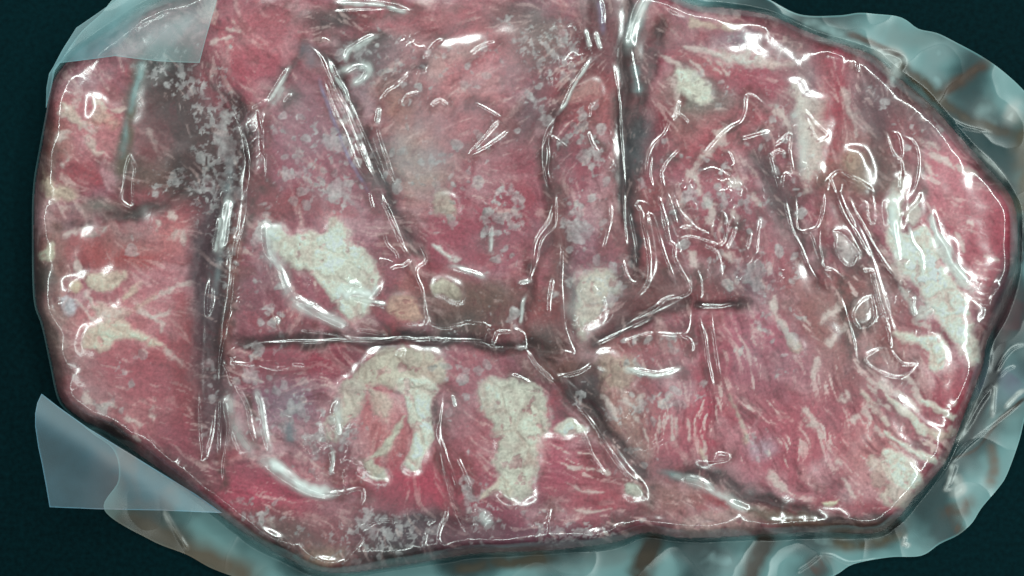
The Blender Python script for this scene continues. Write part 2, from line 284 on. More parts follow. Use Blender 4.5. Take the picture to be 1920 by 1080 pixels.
# muscle fibre: x, y, rx, ry, angle (deg, image, along the fibre), period px, amplitude
FIB = [
 (1130,880,110,70,12,9,.85),(1080,950,90,40,8,9,.7),(1240,790,70,60,86,9,.8),(1330,760,60,110,84,10,.6),(1500,800,190,150,68,13,.8),(1660,880,80,80,28,15,.6),
 (1450,640,120,90,60,14,.5),(1420,120,90,60,10,12,.6),(1330,140,60,40,35,9,.8),(1590,180,60,100,80,16,.5),(1800,340,110,90,20,13,.6),(1860,480,60,100,10,14,.5),
 (520,920,130,50,8,12,.4),(200,260,90,90,30,14,.5),(260,680,120,80,20,15,.35),(880,180,140,120,-35,16,.35),(880,430,120,100,20,14,.3),(1060,200,80,80,-48,11,.6),
 (1400,930,120,40,28,8,.8),(1640,590,80,110,62,10,.8),(1180,830,50,70,70,10,.7),(720,40,150,40,2,12,.4),(1200,650,90,40,75,11,.5),(560,730,90,50,3,9,.5),(1000,1000,110,30,8,8,.5),(1730,480,80,120,62,12,.4),(1540,960,160,24,8,8,.5),
]
# marbling: x, y, rx, ry, density
MARB = [(140,200,70,90,.95),(110,320,40,90,.85),(160,280,60,60,.8),(230,570,110,70,.9),(200,640,110,50,.9),(280,660,80,60,.7),(140,520,60,60,.7),(240,780,90,60,.5),(280,770,50,40,.8),
 (830,180,110,90,.45),(1340,110,120,50,.8),(1560,300,80,60,.5),(1800,340,110,80,.6),(1640,470,60,80,.4),(1730,560,90,110,.8),(1700,860,80,90,.8),(1480,780,120,100,.55),(1600,720,60,60,.5),
 (1180,800,60,70,.75),(1240,700,70,40,.6),(1450,640,90,80,.5),(640,760,70,80,.6),(580,840,60,40,.6),(880,800,60,80,.6),(1110,590,60,60,.7),(1090,160,50,70,.7),(1360,960,90,50,.8),(540,440,80,50,.4),(1460,900,90,40,.6),(400,30,40,40,.4)]
# pale streaks: tile, half width, points
STK = [(3,2,6,[(520,130),(580,200)]),(3,2,8,[(545,110),(600,150),(640,180)]),(3,2,8,[(820,10),(850,80),(900,110),(960,130)]),(3,2,6,[(1000,130),(1060,110)]),(3,2,8,[(920,280),(990,260),(1040,240)]),(3,2,7,[(600,230),(640,290)]),
 (3,2,10,[(470,190),(500,180)]),(3,2,12,[(410,60),(440,90),(450,50)]),(3,2,14,[(200,140),(230,180),(260,240)]),(3,2,6,[(290,270),(320,310)]),(3,2,8,[(380,440),(400,450)]),(3,2,6,[(430,540),(460,600),(500,640)]),(3,2,14,[(20,500),(50,560),(90,600)]),
 (3,2,18,[(560,440),(620,470)]),(3,2,12,[(700,600),(760,630),(820,600)]),(3,2,10,[(840,590),(870,560),(880,530)]),(3,2,7,[(700,20),(780,90),(840,150)]),(3,2,6,[(690,330),(760,400),(830,440)]),(3,2,6,[(560,0),(620,80),(680,150)]),(3,2,7,[(740,480),(800,510),(850,530)]),
 (3,1,8,[(20,640),(50,700),(100,760),(120,830)]),(3,1,8,[(130,790),(160,850),(170,910)]),(3,1,8,[(280,930),(260,1000),(250,1060)]),(3,1,12,[(350,850),(400,800),(430,760)]),(3,1,14,[(300,720),(370,680),(420,640)]),(3,1,8,[(50,580),(20,640)]),
 (3,1,6,[(1060,220),(1090,300),(1100,340)]),(3,1,8,[(1130,170),(1170,190)]),(3,1,6,[(1220,360),(1290,380)]),(3,1,14,[(1050,830),(1120,930),(1190,960)]),(3,1,10,[(800,720),(900,760)]),(3,1,7,[(560,1050),(640,1090),(700,1140)]),(3,1,7,[(760,1040),(840,1090)]),(3,1,10,[(640,330),(700,420),(760,500)]),
 (2,2,6,[(500,70),(560,120),(600,200)]),(2,2,6,[(690,180),(740,250),(770,340)]),(2,2,9,[(720,60),(710,130)]),(2,2,10,[(1240,100),(1280,200),(1310,260),(1330,310)]),(2,2,4,[(830,170),(830,280)]),(2,2,4,[(900,180),(905,310)]),(2,2,4,[(930,180),(930,290)]),(2,2,5,[(990,200),(1000,320)]),(2,2,6,[(1080,330),(1080,430)]),
 (2,2,4,[(320,470),(450,480),(560,500)]),(2,2,4,[(290,560),(400,600),(520,610)]),(2,2,4,[(320,690),(420,720),(560,700)]),(2,2,12,[(630,90),(680,130)]),(2,2,8,[(840,110),(900,70)]),(2,2,7,[(540,90),(580,180),(600,230)]),
 (2,0,6,[(820,300),(900,340),(960,380)]),(2,0,5,[(1000,340),(1080,420)]),(2,0,5,[(1100,340),(1180,420)]),(2,0,5,[(1160,350),(1220,430)]),(2,0,6,[(960,260),(1060,280),(1180,310)]),(2,0,14,[(980,1010),(1020,960),(1060,900),(1130,830),(1200,720)]),(2,0,12,[(1040,1000),(1050,1080)]),(2,0,12,[(1180,1020),(1270,1030)]),(2,0,12,[(880,420),(930,520),(910,640)]),
 (2,1,16,[(1090,60),(1130,100),(1100,180)]),(2,1,12,[(1250,100),(1270,160)]),(2,1,14,[(1360,40),(1400,80)]),(2,1,12,[(1200,350),(1240,400)]),(2,1,10,[(1000,340),(1030,420)]),
 (3,0,10,[(40,600),(80,660),(130,730)]),(3,0,10,[(420,480),(450,600),(500,700),(490,800)]),(3,0,6,[(840,780),(900,800),(960,830)]),(3,0,8,[(930,880),(1000,900),(1040,960)]),(3,0,8,[(1060,930),(1120,960),(1180,990)]),(3,0,6,[(880,920),(930,1000)]),(3,0,14,[(600,300),(650,340),(690,420)]),
 (0,0,14,[(330,620),(420,680),(520,740)]),(0,0,10,[(300,800),(350,760),(380,740)]),(0,0,10,[(340,930),(410,880)]),(0,0,5,[(600,690),(650,690)]),(0,0,8,[(1180,250),(1260,220),(1310,215)]),(0,0,5,[(1270,150),(1340,180)]),(0,0,6,[(840,720),(880,850),(900,900)]),(0,0,20,[(540,650),(620,660)]),(0,0,12,[(400,520),(440,580)]),
 (0,1,6,[(470,560),(520,640),(560,690)]),(0,1,8,[(860,600),(960,540),(1080,500)]),(0,1,10,[(780,660),(860,700),(940,680)]),(0,1,6,[(900,160),(880,200)]),(0,1,10,[(960,120),(980,150)]),(0,1,18,[(990,230),(1030,255)]),(0,1,6,[(420,600),(480,680),(530,720)]),(0,1,8,[(360,240),(430,220),(500,180)]),(0,1,14,[(930,900),(1000,950),(1030,990)]),(0,1,12,[(420,400),(450,430)]),(0,1,14,[(860,700),(920,760)]),
 (0,2,12,[(570,130),(630,110)]),(0,2,12,[(840,160),(870,200)]),(0,2,14,[(720,190),(790,230)]),(0,2,8,[(740,290),(790,320)]),(0,2,10,[(480,60),(500,120)]),(1,2,9,[(100,800),(60,760)])]
# frost: x, y, rx, ry, density
FRO = [
 (425,270,26,110,.95),(350,150,40,50,.45),(320,330,50,24,.35),(400,300,40,50,.5),(425,420,14,70,.6),(545,235,30,40,.8),(600,285,70,50,.85),(560,340,60,50,.8),(640,360,50,50,.7),(500,440,30,90,.7),
 (640,250,30,60,.5),(740,110,60,40,.6),(660,120,40,40,.6),(850,130,60,40,.5),(800,190,50,40,.5),(780,320,60,60,.55),(860,300,70,50,.5),(830,360,40,60,.5),(930,410,50,90,.75),(900,260,60,40,.4),
 (1090,270,40,70,.7),(1120,300,40,60,.7),(1080,400,30,70,.75),(1110,430,30,50,.6),(1130,540,60,60,.6),(980,80,50,40,.5),(1060,90,40,40,.6),(1030,140,40,40,.5),(1000,210,40,60,.5),
 (1300,320,70,60,.5),(1330,400,60,50,.7),(1400,400,50,60,.55),(1400,510,70,50,.75),(1330,150,40,40,.4),(1250,640,70,20,.5),(1230,690,60,24,.5),
 (560,760,80,50,.8),(500,620,40,60,.6),(620,840,60,50,.65),(520,700,60,30,.5),(700,880,50,30,.4),(880,930,30,60,.5),(910,975,24,30,.9),(870,760,40,40,.5),(850,700,60,30,.4),
 (470,960,50,30,.4),(560,1030,40,40,.5),(720,990,70,30,.55),(700,1045,60,20,.5),(1070,1005,60,20,.7),(1150,1000,40,20,.6),(1020,970,30,30,.5),
 (1180,780,60,40,.5),(1180,850,40,40,.5),(1260,745,60,30,.5),(1470,520,40,40,.7),(1450,640,60,50,.4),(1430,840,24,24,.6),(1490,340,30,60,.5),(1460,250,40,60,.4),(1640,150,40,40,.4),(1700,260,40,30,.4),
 (1750,230,50,30,.5),(250,460,50,30,.25),(260,690,40,30,.25),(210,760,30,20,.3),(400,740,20,80,.6),(1380,70,40,16,.4),(960,600,60,40,.4),
]
# bright creases of the film: tile col, row, height, sigma, points
CR = [
 (0,2,3,4,[(920,710),(980,810),(1060,940)]),
 (0,0,2.6,1.8,[(1280,565),(1340,680),(1385,800),(1400,900),(1408,1000),(1405,1080)]),
 (0,0,2.2,1.6,[(1370,760),(1392,880),(1396,1000),(1392,1080)]),
 (0,0,2.4,1.8,[(735,880),(765,950),(755,1020),(748,1160),(680,1120),(700,1030),(715,940),(735,880)]),
 (1,0,2.8,2.0,[(10,600),(30,720),(40,850),(65,900),(55,1040)]),(1,0,2.0,1.6,[(45,640),(38,760),(45,860)]),(1,0,2.2,2,[(-20,610),(30,590),(60,560)]),
 (1,0,4.0,4.5,[(70,580),(120,500),(165,420),(190,380)]),(1,0,2,1.8,[(160,580),(185,545),(205,535)]),
 (1,0,3.6,2.2,[(270,240),(350,310),(400,420),(450,540),(500,640),(550,760),(600,880),(650,990),(690,1080)]),
 (1,0,2.2,1.8,[(380,290),(450,430),(520,570),(600,740),(660,870),(720,1000),(760,1080)]),
 (1,0,2.4,2.0,[(350,380),(400,520),(450,640),(510,760),(560,900),(620,1000),(650,1080)]),
 (1,0,3.5,3.5,[(420,345),(450,430),(500,510),(515,570)]),(1,0,2.4,1.8,[(370,215),(400,225),(420,240)]),
 (1,0,3.0,2.0,[(680,690),(695,770),(740,900),(765,980),(800,1060)]),(1,0,2.2,1.6,[(660,760),(700,880),(730,980)]),(1,0,4.0,4.0,[(690,610),(690,650),(680,690)]),
 (1,0,4.0,4.0,[(510,345),(520,290),(570,250),(640,210),(690,200)]),(1,0,2.5,2.5,[(490,420),(560,370),(620,380),(600,440),(550,475)]),
 (1,0,2.6,1.8,[(1230,580),(1300,615),(1380,660)]),(1,0,3.0,2.2,[(1370,675),(1290,770),(1190,875)]),(1,0,2.8,2,[(1190,880),(1300,820),(1430,725)]),
 (1,0,4.0,4.5,[(440,20),(560,18),(700,28),(860,60)]),(1,0,2.6,2.0,[(430,65),(640,60),(760,55),(900,62)]),
 (1,0,3.0,2.4,[(1050,220),(1000,260),(940,340)]),(1,0,2.2,1.8,[(870,400),(800,470),(740,510),(690,580)]),(1,0,2.4,2.5,[(1200,310),(1270,260),(1350,240)]),(1,0,2.4,2.5,[(980,600),(1030,565),(1080,600)]),(1,0,2.4,2.5,[(820,590),(850,540),(920,520)]),
 (2,0,3.2,2.6,[(500,0),(515,80),(515,150)]),(2,0,2.8,3,[(410,170),(420,210),(440,270)]),(2,0,3,3,[(470,180),(480,230),(500,280)]),
 (2,0,5.0,7,[(660,270),(675,180),(720,50),(770,-30)]),
 (2,0,2.2,1.5,[(570,370),(600,560),(610,760),(620,900),(635,1080)]),(2,0,2.2,2.0,[(660,270),(680,370),(700,450),(710,540)]),
 (2,0,3.0,3.0,[(450,330),(350,480),(300,580),(260,640)]),(2,0,3,2,[(260,640),(215,720),(185,790),(175,870),(190,980),(215,1080)]),(2,0,2.6,1.8,[(240,680),(200,780),(205,860),(200,960),(225,1060)]),(2,0,2,2,[(210,760),(260,790),(310,830)]),
 (2,0,2.6,1.9,[(900,650),(860,740),(800,800),(765,880),(760,970),(775,1040),(800,1080)]),(2,0,2.2,1.7,[(785,870),(775,980),(795,1060)]),
 (2,0,2.4,1.8,[(960,820),(880,900),(850,950),(840,980),(860,1060),(870,1080)]),
 (2,0,2.6,1.9,[(1430,600),(1370,550),(1320,540),(1310,620),(1285,680),(1220,720),(1120,820),(1060,890)]),(2,0,2.6,2.2,[(1285,778),(1370,755),(1450,735)]),
 (2,0,2.6,2.2,[(945,560),(920,650),(895,680)]),(2,0,2.4,2,[(930,640),(960,660),(985,695)]),(2,0,2.2,2,[(1190,870),(1215,860),(1240,920),(1210,925)]),(2,0,2.0,2,[(1060,970),(1130,945),(1220,990)]),(2,0,2,2,[(430,660),(440,600),(470,570)]),(2,0,2.2,2,[(430,740),(450,800),(480,850)]),
 (3,0,2.8,1.9,[(205,610),(230,700),(270,785),(300,785),(345,755)]),(3,0,2.2,1.7,[(205,610),(260,690),(330,755)]),
 (3,0,2.6,1.9,[(0,850),(60,800),(125,755),(125,860),(140,950),(150,1080)]),(3,0,2.4,1.8,[(10,850),(30,940),(70,1080)]),(3,0,2.4,1.8,[(80,1080),(82,1000),(100,975),(125,990),(135,1060)]),(3,0,2.2,2.4,[(10,880),(60,850),(100,870)]),
 (3,0,3.0,2.0,[(310,1080),(330,1020),(400,965),(470,990),(560,1050),(600,1090)]),(3,0,2.2,1.7,[(330,1080),(350,1015),(378,1090)]),(3,0,2.2,1.7,[(400,1090),(425,1015),(450,1080)]),
 (3,0,2.6,1.9,[(660,740),(680,820),(710,880),(745,880),(740,800),(720,750),(680,745)]),(3,0,3.2,2.6,[(485,290),(495,350),(508,410)]),
 (3,0,3.4,2.2,[(770,400),(790,470),(820,520),(900,590),(1000,660),(1120,720),(1250,745)]),(3,0,5.0,7,[(600,310),(680,310),(750,340),(720,400),(690,470)]),
 (3,0,2.0,1.8,[(760,770),(810,790),(840,850),(842,950),(820,1050),(790,1100)]),(3,0,2.6,2.6,[(745,900),(750,980),(735,1080)]),(3,0,3,4,[(1150,830),(1230,900),(1330,1020)]),
 (0,1,3.6,3.2,[(1240,140),(1225,250),(1210,340)]),(0,1,2.6,2.0,[(1185,490),(1165,600),(1170,690),(1195,620),(1192,490)]),(0,1,4.0,6,[(1290,40),(1270,160),(1250,310)]),
 (0,1,2.0,1.5,[(1395,0),(1390,100),(1365,220),(1330,400),(1310,560),(1290,700),(1260,830),(1240,960),(1235,1080)]),(0,1,2.6,1.8,[(1310,650),(1280,720),(1265,820)]),(0,1,2,2,[(1260,950),(1290,1010),(1310,1080)]),(0,1,2,2,[(1300,960),(1380,965),(1440,970)]),
 (1,1,2.4,1.8,[(640,0),(650,50),(665,95)]),(1,1,3.2,2.0,[(695,0),(740,110),(770,190),(810,270),(850,340),(880,375)]),(1,1,2.2,1.6,[(730,60),(790,210),(830,310)]),
 (1,1,3.0,2.0,[(860,140),(890,220),(930,310),(955,370),(945,400),(905,430),(905,480),(935,540),(945,620),(950,690),(980,735),(1050,760),(1130,750),(1200,735),(1300,750),(1325,790),(1280,830)]),
 (1,1,3.0,2.4,[(880,375),(830,415),(790,415),(745,440)]),(1,1,2.2,1.8,[(720,220),(740,290),(790,340),(805,400)]),(1,1,2.4,2,[(690,380),(740,385),(780,405)]),
 (1,1,5.0,6,[(500,590),(560,575),(640,585),(690,520)]),(1,1,4.0,4,[(530,600),(620,620),(740,640)]),(1,1,4,4,[(520,520),(560,510),(600,530)]),
 (1,1,4.0,4.5,[(1090,420),(1200,450),(1290,480)]),
 (1,1,2.8,1.9,[(0,860),(100,845),(300,845),(500,835),(700,830),(780,825),(900,830),(1000,825),(1100,835),(1250,835),(1330,860),(1440,870)]),
 (1,1,3.4,2.4,[(1440,785),(1360,790),(1345,830),(1330,860)]),(1,1,2.6,2.2,[(560,770),(640,780),(730,800)]),(1,1,2.2,2.0,[(250,770),(400,790),(560,830)]),
 (1,1,5.0,7,[(190,580),(300,640),(400,700),(520,750)]),(1,1,4.0,6,[(60,180),(70,320),(130,420),(170,520),(200,590)]),(1,1,2.6,2.6,[(0,965),(100,990),(190,985)]),(1,1,2.2,2.0,[(200,970),(280,975)]),(1,1,3,3,[(110,700),(125,720),(115,740)]),
 (1,1,2.4,2.5,[(790,940),(810,900),(835,895),(820,940)]),(1,1,3,3.5,[(1330,190),(1320,260),(1310,340)]),
 (2,1,3.0,2.0,[(220,0),(230,70),(215,140),(180,200),(140,260),(120,340),(110,440),(100,490),(120,550)]),(2,1,2.6,1.8,[(237,0),(242,120),(240,190),(190,230),(155,280),(140,360),(115,450)]),
 (2,1,2.4,1.8,[(240,190),(270,260),(280,360),(280,480),(285,600),(290,720),(320,830),(345,905),(280,890),(180,875)]),(2,1,2.8,2.8,[(230,480),(215,590),(210,690)]),
 (2,1,3,3,[(80,590),(60,640),(50,740)]),(2,1,3.0,2.0,[(0,770),(60,790),(75,840),(70,875),(0,875)]),(2,1,3.2,3.2,[(40,510),(100,500)]),
 (2,1,2.4,1.8,[(555,60),(550,180),(520,290),(505,345)]),(2,1,2.2,1.8,[(630,0),(628,120),(640,300)]),(2,1,2.2,1.7,[(655,90),(690,260),(710,420)]),
 (2,1,3.0,2.0,[(790,105),(760,65),(715,55),(705,75),(730,110),(745,200),(765,280),(778,380),(770,480),(730,560),(660,620)]),(2,1,2.6,1.8,[(760,230),(758,150),(770,122),(790,130),(830,250),(870,380),(905,480),(910,540)]),
 (2,1,3.0,2.0,[(800,0),(840,90),(870,200),(890,280),(915,300),(915,370),(950,440),(990,510),(995,560),(960,580),(870,600),(800,650),(700,700),(600,760),(540,770)]),(2,1,2.2,1.7,[(825,20),(858,120),(880,200)]),
 (2,1,2.6,1.8,[(870,0),(900,80),(930,190)]),(2,1,2.4,1.9,[(900,0),(940,100),(1000,170),(1040,200)]),
 (2,1,2.6,2.0,[(930,215),(980,195),(1040,210),(1110,240)]),(2,1,2.8,2.0,[(1140,95),(1190,120),(1205,200),(1190,280),(1150,295),(1080,275),(1000,255),(950,270),(915,300)]),(2,1,2.4,2.0,[(1060,285),(1150,340),(1170,400),(1180,490)]),
 (2,1,2.4,2.2,[(1260,190),(1240,250),(1200,330)]),(2,1,2.4,2.2,[(1400,150),(1380,240),(1370,340)]),(2,1,2.2,2.2,[(1345,220),(1320,330)]),(2,1,2.4,2,[(1035,430),(1060,500),(1060,600)]),
 (2,1,3.4,2.8,[(1035,635),(1100,645),(1180,640),(1260,622)]),(2,1,3.4,2.6,[(445,875),(550,820),(650,770),(790,705)]),(2,1,3.0,2.4,[(630,840),(700,820),(800,795)]),(2,1,2.4,2.2,[(800,795),(930,800),(985,775),(1000,690),(995,640)]),(2,1,2.2,2.2,[(930,800),(1000,830),(1015,900)]),
 (2,1,3.2,2.2,[(1050,690),(1080,830),(1100,960),(1125,1080)]),(2,1,2.2,1.8,[(1115,660),(1130,800),(1150,920),(1180,1080)]),(2,1,3.0,2.2,[(80,890),(140,980),(230,1060),(260,1090)]),(2,1,3.0,2.6,[(250,1040),(380,1010),(460,960)]),
 (2,1,3.0,3.5,[(640,990),(740,1010),(830,1020),(950,985)]),(2,1,2.2,2.0,[(620,370),(640,450),(665,500),(700,510),(715,470)]),(2,1,2,1.8,[(510,590),(520,640)]),(2,1,2.4,2.2,[(0,1030),(60,1050),(110,1080)]),
 (3,1,3.0,2.0,[(85,0),(110,120),(140,230),(190,320),(230,420),(290,510),(320,525)]),(3,1,2.8,1.9,[(150,0),(160,200),(180,220),(240,240),(270,320),(310,420),(370,440),(430,500)]),(3,1,2.4,2.0,[(310,0),(300,120),(270,200),(190,220)]),(3,1,2.2,1.8,[(290,210),(285,300),(310,400)]),
 (3,1,3.2,2.2,[(380,0),(420,110),(470,200),(520,280),(570,370)]),(3,1,2.2,1.7,[(403,0),(440,100),(490,200)]),(3,1,2.4,1.9,[(450,0),(480,90),(540,200),(610,330),(680,430),(750,500)]),(3,1,2.4,1.8,[(580,0),(600,100),(590,170),(560,150),(550,60),(510,80),(510,120)]),
 (3,1,2.6,2.2,[(530,440),(575,440)]),(3,1,3.2,2.6,[(575,430),(600,520),(630,640),(670,740)]),(3,1,2.8,2.2,[(670,740),(685,800),(690,880)]),
 (3,1,2.0,1.7,[(375,225),(385,260),(380,310),(420,380),(465,405),(490,360),(515,345),(470,280),(410,230),(375,225)]),(3,1,2.6,1.9,[(580,590),(520,620),(480,690),(520,760),(590,720),(595,670),(580,590)]),(3,1,2.6,1.9,[(690,890),(650,882),(600,890),(540,935),(600,1000),(720,1040),(780,1020),(840,965)]),(3,1,2.2,1.8,[(690,890),(740,960),(790,970),(840,965)]),
 (3,1,2.0,1.8,[(405,580),(440,700),(480,850),(500,960)]),(3,1,2.6,2.2,[(860,0),(830,60),(770,120),(750,170)]),
 (3,1,3.4,2.2,[(1370,400),(1330,500),(1260,590),(1245,660),(1240,760),(1200,790),(1280,800)]),(3,1,3.0,2.4,[(1205,820),(1210,870),(1220,930)]),(3,1,3.0,2.6,[(1440,860),(1380,880),(1330,930),(1280,1010)]),(3,1,2.6,2.2,[(1390,980),(1340,1000),(1300,1040)]),
 (3,1,4.0,5,[(700,150),(720,300),(740,390)]),(3,1,4.5,5,[(920,100),(950,230),(1000,310),(1050,420),(1130,500)]),(3,1,3.5,3.5,[(790,190),(810,280),(860,350),(875,470)]),(3,1,2.8,3,[(820,590),(810,640),(830,690)]),
 (0,2,2.8,2.0,[(1120,0),(1130,200),(1145,380),(1140,425),(1160,410),(1190,280),(1215,80),(1225,0)]),(0,2,2.8,2.0,[(1245,80),(1235,250),(1230,400)]),(0,2,2.2,2.0,[(1280,150),(1290,250),(1270,400),(1255,560)]),(0,2,3.4,2.8,[(1330,0),(1390,120),(1420,250),(1440,340)]),
 (1,2,6.0,8,[(40,420),(100,460),(200,530),(300,585),(400,615),(470,605)]),(1,2,2.8,2.2,[(400,618),(500,605),(560,590),(600,595),(605,650),(580,690)]),(1,2,4.0,5,[(0,30),(30,120),(50,250),(80,400)]),(1,2,3.6,4,[(460,100),(440,160),(460,230),(470,290)]),(1,2,3,3,[(420,380),(430,440),(420,510)]),(1,2,2.2,2,[(500,480),(510,580),(520,620)]),
 (1,2,2.8,2.0,[(1050,0),(1040,100),(1030,200),(1015,270),(1040,370),(1080,540),(1120,680),(1160,780),(1200,860),(1245,950)]),(1,2,2.2,2.0,[(1040,300),(1070,400),(1100,480),(1135,600)]),(1,2,3.6,2.6,[(1080,660),(1070,740),(1040,800),(1025,870),(1060,910),(1180,950),(1260,955)]),(1,2,3.6,2.6,[(600,830),(660,780),(740,765),(800,775)]),(1,2,3,2.6,[(940,1000),(950,880),(960,820)]),(1,2,2.4,2,[(960,790),(1010,760)]),
 (1,2,2.6,1.8,[(450,1070),(530,970),(620,860)]),(1,2,2.4,2.2,[(1130,400),(1170,490),(1220,600)]),(1,2,3,3,[(1100,60),(1120,130)]),
 (2,2,3.2,2.2,[(250,0),(340,90),(430,190),(500,290),(560,390),(620,480),(700,570),(770,660)]),(2,2,3,2.2,[(330,190),(390,270),(450,400),(510,480),(550,540)]),(2,2,2.2,1.7,[(400,290),(460,420),(520,510)]),(2,2,2.6,1.9,[(1120,435),(1160,390),(1220,400),(1200,425),(1120,435)]),(2,2,2.8,2.2,[(560,820),(600,790),(650,785)]),(2,2,2.4,2.2,[(215,690),(200,760),(160,780)]),(2,2,4,6,[(930,520),(1050,540),(1150,610),(1230,670),(1330,710)]),(2,2,2.2,2,[(205,760),(205,860)]),
 (3,2,3.2,2.2,[(270,785),(330,820),(430,850),(500,835)]),(3,2,3.0,2.0,[(390,785),(480,795),(560,820)]),(3,2,5.0,5,[(1270,10),(1200,90),(1130,210),(1060,320)]),(3,2,3.2,3,[(1275,10),(1260,180)]),(3,2,4,4,[(1050,450),(1020,540),(1000,585),(1040,580)]),(3,2,2.8,2.2,[(300,960),(360,965),(410,990),(480,1005),(640,980)]),(3,2,3.0,2.6,[(160,1060),(240,1010),(300,960)]),(3,2,2,2,[(1440,90),(1330,180),(1220,270),(1120,350),(1030,440)]),(3,2,3,3,[(1330,130),(1400,60),(1440,40)]),(3,2,3,3,[(770,860),(760,900),(790,910)]),
]
# wide pleats of film standing proud: name-less parts called film_fold; full pixels, sigma, height
FOLD = [
 ([(590,95),(625,160),(660,240),(700,340),(730,410),(765,470),(790,490)], 9, 9),
 ([(432,250),(428,350),(412,450),(398,560),(392,700),(384,850)], 13, 12),
 ([(465,270),(468,330),(445,480),(428,610),(415,720)], 8, 7),
 ([(1045,210),(1028,280),(1036,400),(1005,460),(995,520)], 9, 7),
 ([(1204,382),(1214,430),(1222,500),(1190,560)], 9, 8),
 ([(1232,360),(1265,460),(1288,530),(1270,555),(1200,590),(1140,618)], 9, 8),
 ([(1312,590),(1322,660),(1335,740)], 8, 7),
 ([(1000,680),(1080,740),(1145,840),(1215,935)], 10, 9),
 ([(825,720),(818,810),(845,910),(890,1030)], 9, 7),
 ([(1475,380),(1490,440),(1530,500),(1560,540)], 9, 7),
 ([(1575,370),(1620,460),(1670,620),(1672,650)], 9, 7),
 ([(1280,890),(1340,905),(1400,945),(1470,975)], 12, 8),
 ([(1535,990),(1580,1003),(1625,993)], 9, 7),
 ([(440,650),(600,643),(740,637),(850,640),(960,648)], 7, 7),
 ([(1895,500),(1858,560),(1853,630),(1848,700)], 9, 8),
 ([(425,740),(440,800),(460,850)], 10, 9),
]
# milky streaks, stains, painted glare and rim shade in the film: full pixels, width, colour, amount
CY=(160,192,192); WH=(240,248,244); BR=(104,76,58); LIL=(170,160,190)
MILK_GLARE = [
 ([(500,862),(520,880),(550,900),(590,915),(620,922)],11,WH,.9),([(640,556),(665,548),(700,560)],10,WH,.8),([(655,530),(670,527)],6,WH,.7),([(1650,95),(1690,110),(1680,135)],8,WH,.6),  # white glare patches painted into the film colour
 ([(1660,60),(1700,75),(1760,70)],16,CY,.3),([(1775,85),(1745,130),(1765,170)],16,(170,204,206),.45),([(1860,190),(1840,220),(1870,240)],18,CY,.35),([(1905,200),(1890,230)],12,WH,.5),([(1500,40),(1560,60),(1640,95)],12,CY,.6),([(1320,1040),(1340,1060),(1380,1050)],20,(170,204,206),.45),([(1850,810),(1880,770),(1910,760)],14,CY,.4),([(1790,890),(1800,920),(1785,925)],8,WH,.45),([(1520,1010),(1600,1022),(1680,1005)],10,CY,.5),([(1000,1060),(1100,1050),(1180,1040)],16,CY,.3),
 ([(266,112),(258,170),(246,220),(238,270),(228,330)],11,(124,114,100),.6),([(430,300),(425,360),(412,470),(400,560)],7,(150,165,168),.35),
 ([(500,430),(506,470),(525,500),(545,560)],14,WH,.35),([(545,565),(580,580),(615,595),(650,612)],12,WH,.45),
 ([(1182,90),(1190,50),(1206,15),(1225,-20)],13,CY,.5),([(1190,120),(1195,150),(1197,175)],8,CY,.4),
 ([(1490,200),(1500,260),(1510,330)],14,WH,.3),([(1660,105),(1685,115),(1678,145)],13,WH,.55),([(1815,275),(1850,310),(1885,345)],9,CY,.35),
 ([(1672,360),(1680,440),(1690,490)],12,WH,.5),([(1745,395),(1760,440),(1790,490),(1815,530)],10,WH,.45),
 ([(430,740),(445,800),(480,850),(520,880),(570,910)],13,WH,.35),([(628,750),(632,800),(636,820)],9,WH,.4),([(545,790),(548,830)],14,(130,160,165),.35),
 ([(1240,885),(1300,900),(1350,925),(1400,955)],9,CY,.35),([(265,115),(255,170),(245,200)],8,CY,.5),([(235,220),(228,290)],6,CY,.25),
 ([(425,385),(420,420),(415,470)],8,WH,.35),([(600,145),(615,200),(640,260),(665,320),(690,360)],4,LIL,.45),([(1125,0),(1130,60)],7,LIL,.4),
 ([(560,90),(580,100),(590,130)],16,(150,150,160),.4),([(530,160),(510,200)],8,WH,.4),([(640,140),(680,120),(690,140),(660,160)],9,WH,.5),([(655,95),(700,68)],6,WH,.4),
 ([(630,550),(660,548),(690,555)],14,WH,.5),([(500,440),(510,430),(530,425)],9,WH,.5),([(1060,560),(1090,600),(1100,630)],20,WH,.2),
 ([(1850,700),(1880,720),(1900,700)],30,(150,140,170),.2),([(545,1040),(570,1060),(590,1075)],7,CY,.35),([(900,960),(920,980)],12,WH,.4),
]
